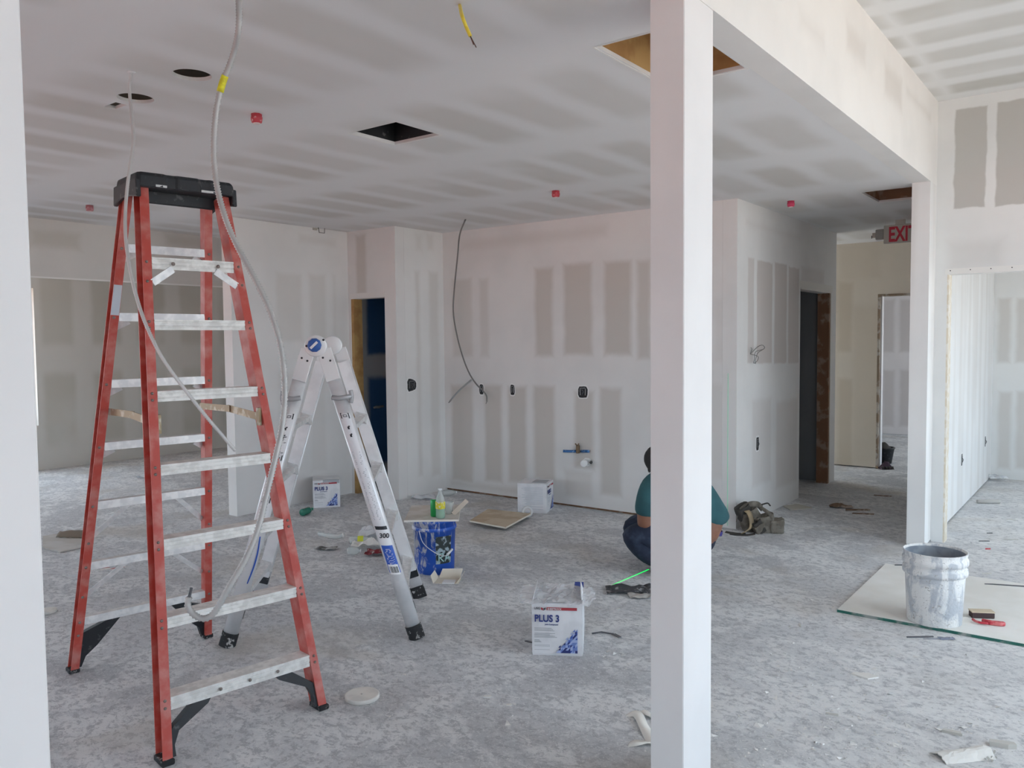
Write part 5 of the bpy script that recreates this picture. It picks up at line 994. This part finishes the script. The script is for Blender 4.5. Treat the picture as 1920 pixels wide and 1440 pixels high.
t = thing('torn_board', 'torn curled board scrap with frayed edge on the right bay floor', 'scrap', FL(1806, 1418), YAW+.15); mb = MB(); mb.sheet(lambda u, v: Vector(((u-.5)*.20+.01*mnoise.noise((v*9, u*3, 2)), (v-.5)*.09, .030*math.sin(math.pi*v)*(.5+u*.5)+.001+.006*abs(mnoise.noise((u*6, v*6, 3))))), 14, 8, False); mb.build('board', wsc, t, solid=.004); mb = MB()
for k in range(14): p = Vector((.06+.05*random.random(), -.06+.06*random.random(), .002)); mb.bar(p, p+Vector((random.uniform(-.02, .03), random.uniform(-.02, .02), .012)), .002, .006, (0, 0, 1))
tag(mb.build('frayed_edge', gsc, t), 'frayed paper fibres', None, kind='stuff')
scrap('stubby tan wood offcut at the edge of the right bay floor', 1880, 1400, .09, .03, -.35, gsc, .018)
for i, (x, y, w_, rz, z_, lb_) in enumerate(((1890, 1098, .26, -.28, SHZ, 'long thin splinter lying on the gypsum sheet behind the white bucket'), (1850, 1076, .06, -.1, SHZ, 'short dark sliver on the gypsum sheet beside the bucket rim'), (1845, 1015, .08, -.1, 0, 'grey sliver of board on the floor beyond the gypsum sheet'), (1895, 1012, .10, -.2, 0, 'longer dark sliver on the floor beyond the gypsum sheet'), (1855, 1000, .05, .0, 0, 'tiny board sliver before the wide doorway'), (1500, 1173, .05, 1.3, 0, 'upright-lying grey sliver near the gypsum sheet corner'), (1690, 1060, .09, -.05, SHZ, 'thin sliver along the far edge of the gypsum sheet'), (1762, 1014, .10, .1, 0, 'dark wood sliver at the foot of the doorway jamb'), (1725, 1195, .14, .02, 0, 'thin dark streak of a sliver before the green sheet edge'), (1560, 1340, .05, -.4, 0, 'small grey sliver among the plaster crumbs'), (1000, 1206, .10, -.6, 0, 'pale sliver sticking out behind the opened carton'), (1895, 975, .07, -.1, 0, 'small dark sliver on the bright room floor by the tube'))):
    t = scrap(lb_, x, y, w_, .012, rz, gsc if i % 2 else dgrey, .005, 'board_sliver'); t['group'] = 'thin board slivers on the floor'; t.location = FL(x, y, z_)
# far room things
t = thing('tool_bucket', 'black tub standing just inside the far doorway', 'bucket', FL(1655, 868)); mb = MB(); mb.lathe([(0, 0), (.10, 0), (.13, .18), (.14, .185), (.135, .2), (.12, .19), (.09, .02)], 20); mb.build('tub', blk, t); mb = MB(); mb.sheet(lambda u, v: Vector(((u-.5)*.18, (v-.5)*.18, .17+.09*math.sin(math.pi*u)*math.sin(math.pi*v)+.03*mnoise.noise((u*5, v*5, 2)))), 8, 8); mb.build('contents', dk, t)
t = thing('glove', 'dark purple glove lying on the floor by the far doorway', 'glove', FL(1661, 879), YAW); mb = MB(); mb.sheet(lambda u, v: Vector(((u-.5)*.15, (v-.5)*.12, .085*math.sin(math.pi*u)*math.sin(math.pi*v)*(1+.4*mnoise.noise((u*6, v*6, 4))))), 12, 10); mb.build('palm', mat('glove_dark', (.05, .025, .045), .8), t, solid=.004)
for k in range(4): mb = MB(); mb.tube([(-.06+.035*k, -.04, .02), (-.065+.037*k, -.075, .03), (-.065+.036*k, -.085, .012)], .011, 6); mb.build('finger', dk, t)
# blue-grey mud smear before the sheet and loose crumbs of plaster
t = thing('mud_scraping', 'blue-grey lump of scraped mud on the floor before the gypsum sheet', 'mud', FL(1775, 1198), YAW); mb = MB(); mb.sheet(crumple(.075, .035, .014, sc=30, seed=3), 10, 8, False); mb.build('lump', mat('mud_blue', (.25, .27, .33), .9), t, solid=.002); mb = MB(); mb.bar((-.03, 0, .002), (-.12, .0, .001), .002, .008, (0, 0, 1)); mb.build('trail', mat('mud_trail', (.3, .3, .34), .9), t)
KEEP = [FL(1608, 957), FL(1618, 964), FL(1775, 1198), FL(838, 1090), FL(679, 1309), FL(1806, 1418), FL(1046, 1229), FL(425, 1212), FL(783, 1197), FL(598, 1335)]
rnd = random.Random(11); mb = MB()
def crumb(p, s_):
    vs = [Vector((rnd.uniform(-1, 1), rnd.uniform(-1, 1), rnd.uniform(0, .7)))*s_+p for _ in range(4)]; vs[0].z = vs[1].z = vs[2].z = .0005; mb.add(vs, [(0, 1, 2), (0, 1, 3), (1, 2, 3), (0, 2, 3)])
for (cx, cy, sx, sy, n) in ((1480, 1280, 90, 60, 240), (1620, 1340, 160, 60, 300), (1750, 1400, 120, 40, 220), (1830, 1150, 60, 60, 40), (1150, 1230, 25, 12, 70), (900, 1180, 200, 90, 160), (1600, 1180, 160, 60, 90), (1850, 1030, 60, 40, 70), (1500, 1400, 120, 40, 120), (1420, 1150, 50, 40, 50), (420, 1250, 150, 80, 90), (1620, 960, 60, 25, 40), (760, 1120, 150, 30, 60)):
    for _ in range(n):
        x, y = rnd.gauss(cx, sx), rnd.gauss(cy, sy)
        if y > 880:
            p = FL(x, y); p.z = 0
            if (p.x > -1.3 and 4.68 < p.y < 5.9) or min((p.xy-q.xy).length for q in KEEP) < .2 or (-3.5 < p.x < -2.4 and 1.2 < p.y < 2.5): continue
            crumb(p, rnd.uniform(.003, .009) if rnd.random() < .88 else rnd.uniform(.009, .02))
tag(mb.build('plaster_crumbs', mat('crumb_white', (.80, .78, .75), .9, c2=(.62, .61, .59), sc=40)), 'white plaster crumbs scattered over the dusty floor', 'debris', kind='stuff')
for x, y, w_, d_, lb_ in ((914, 1306, .035, .018, 'oblong white plaster flake on the floor between lid and carton'), (955, 1322, .025, .02, 'rounder white plaster flake beside the oblong one'), (1160, 1142, .02, .01, 'tiny white plaster flake beyond the opened carton')):
    t = scrap(lb_, x, y, w_, d_, 0, wsc, .003, 'plaster_flake'); t['group'] = 'white plaster flakes on the floor'
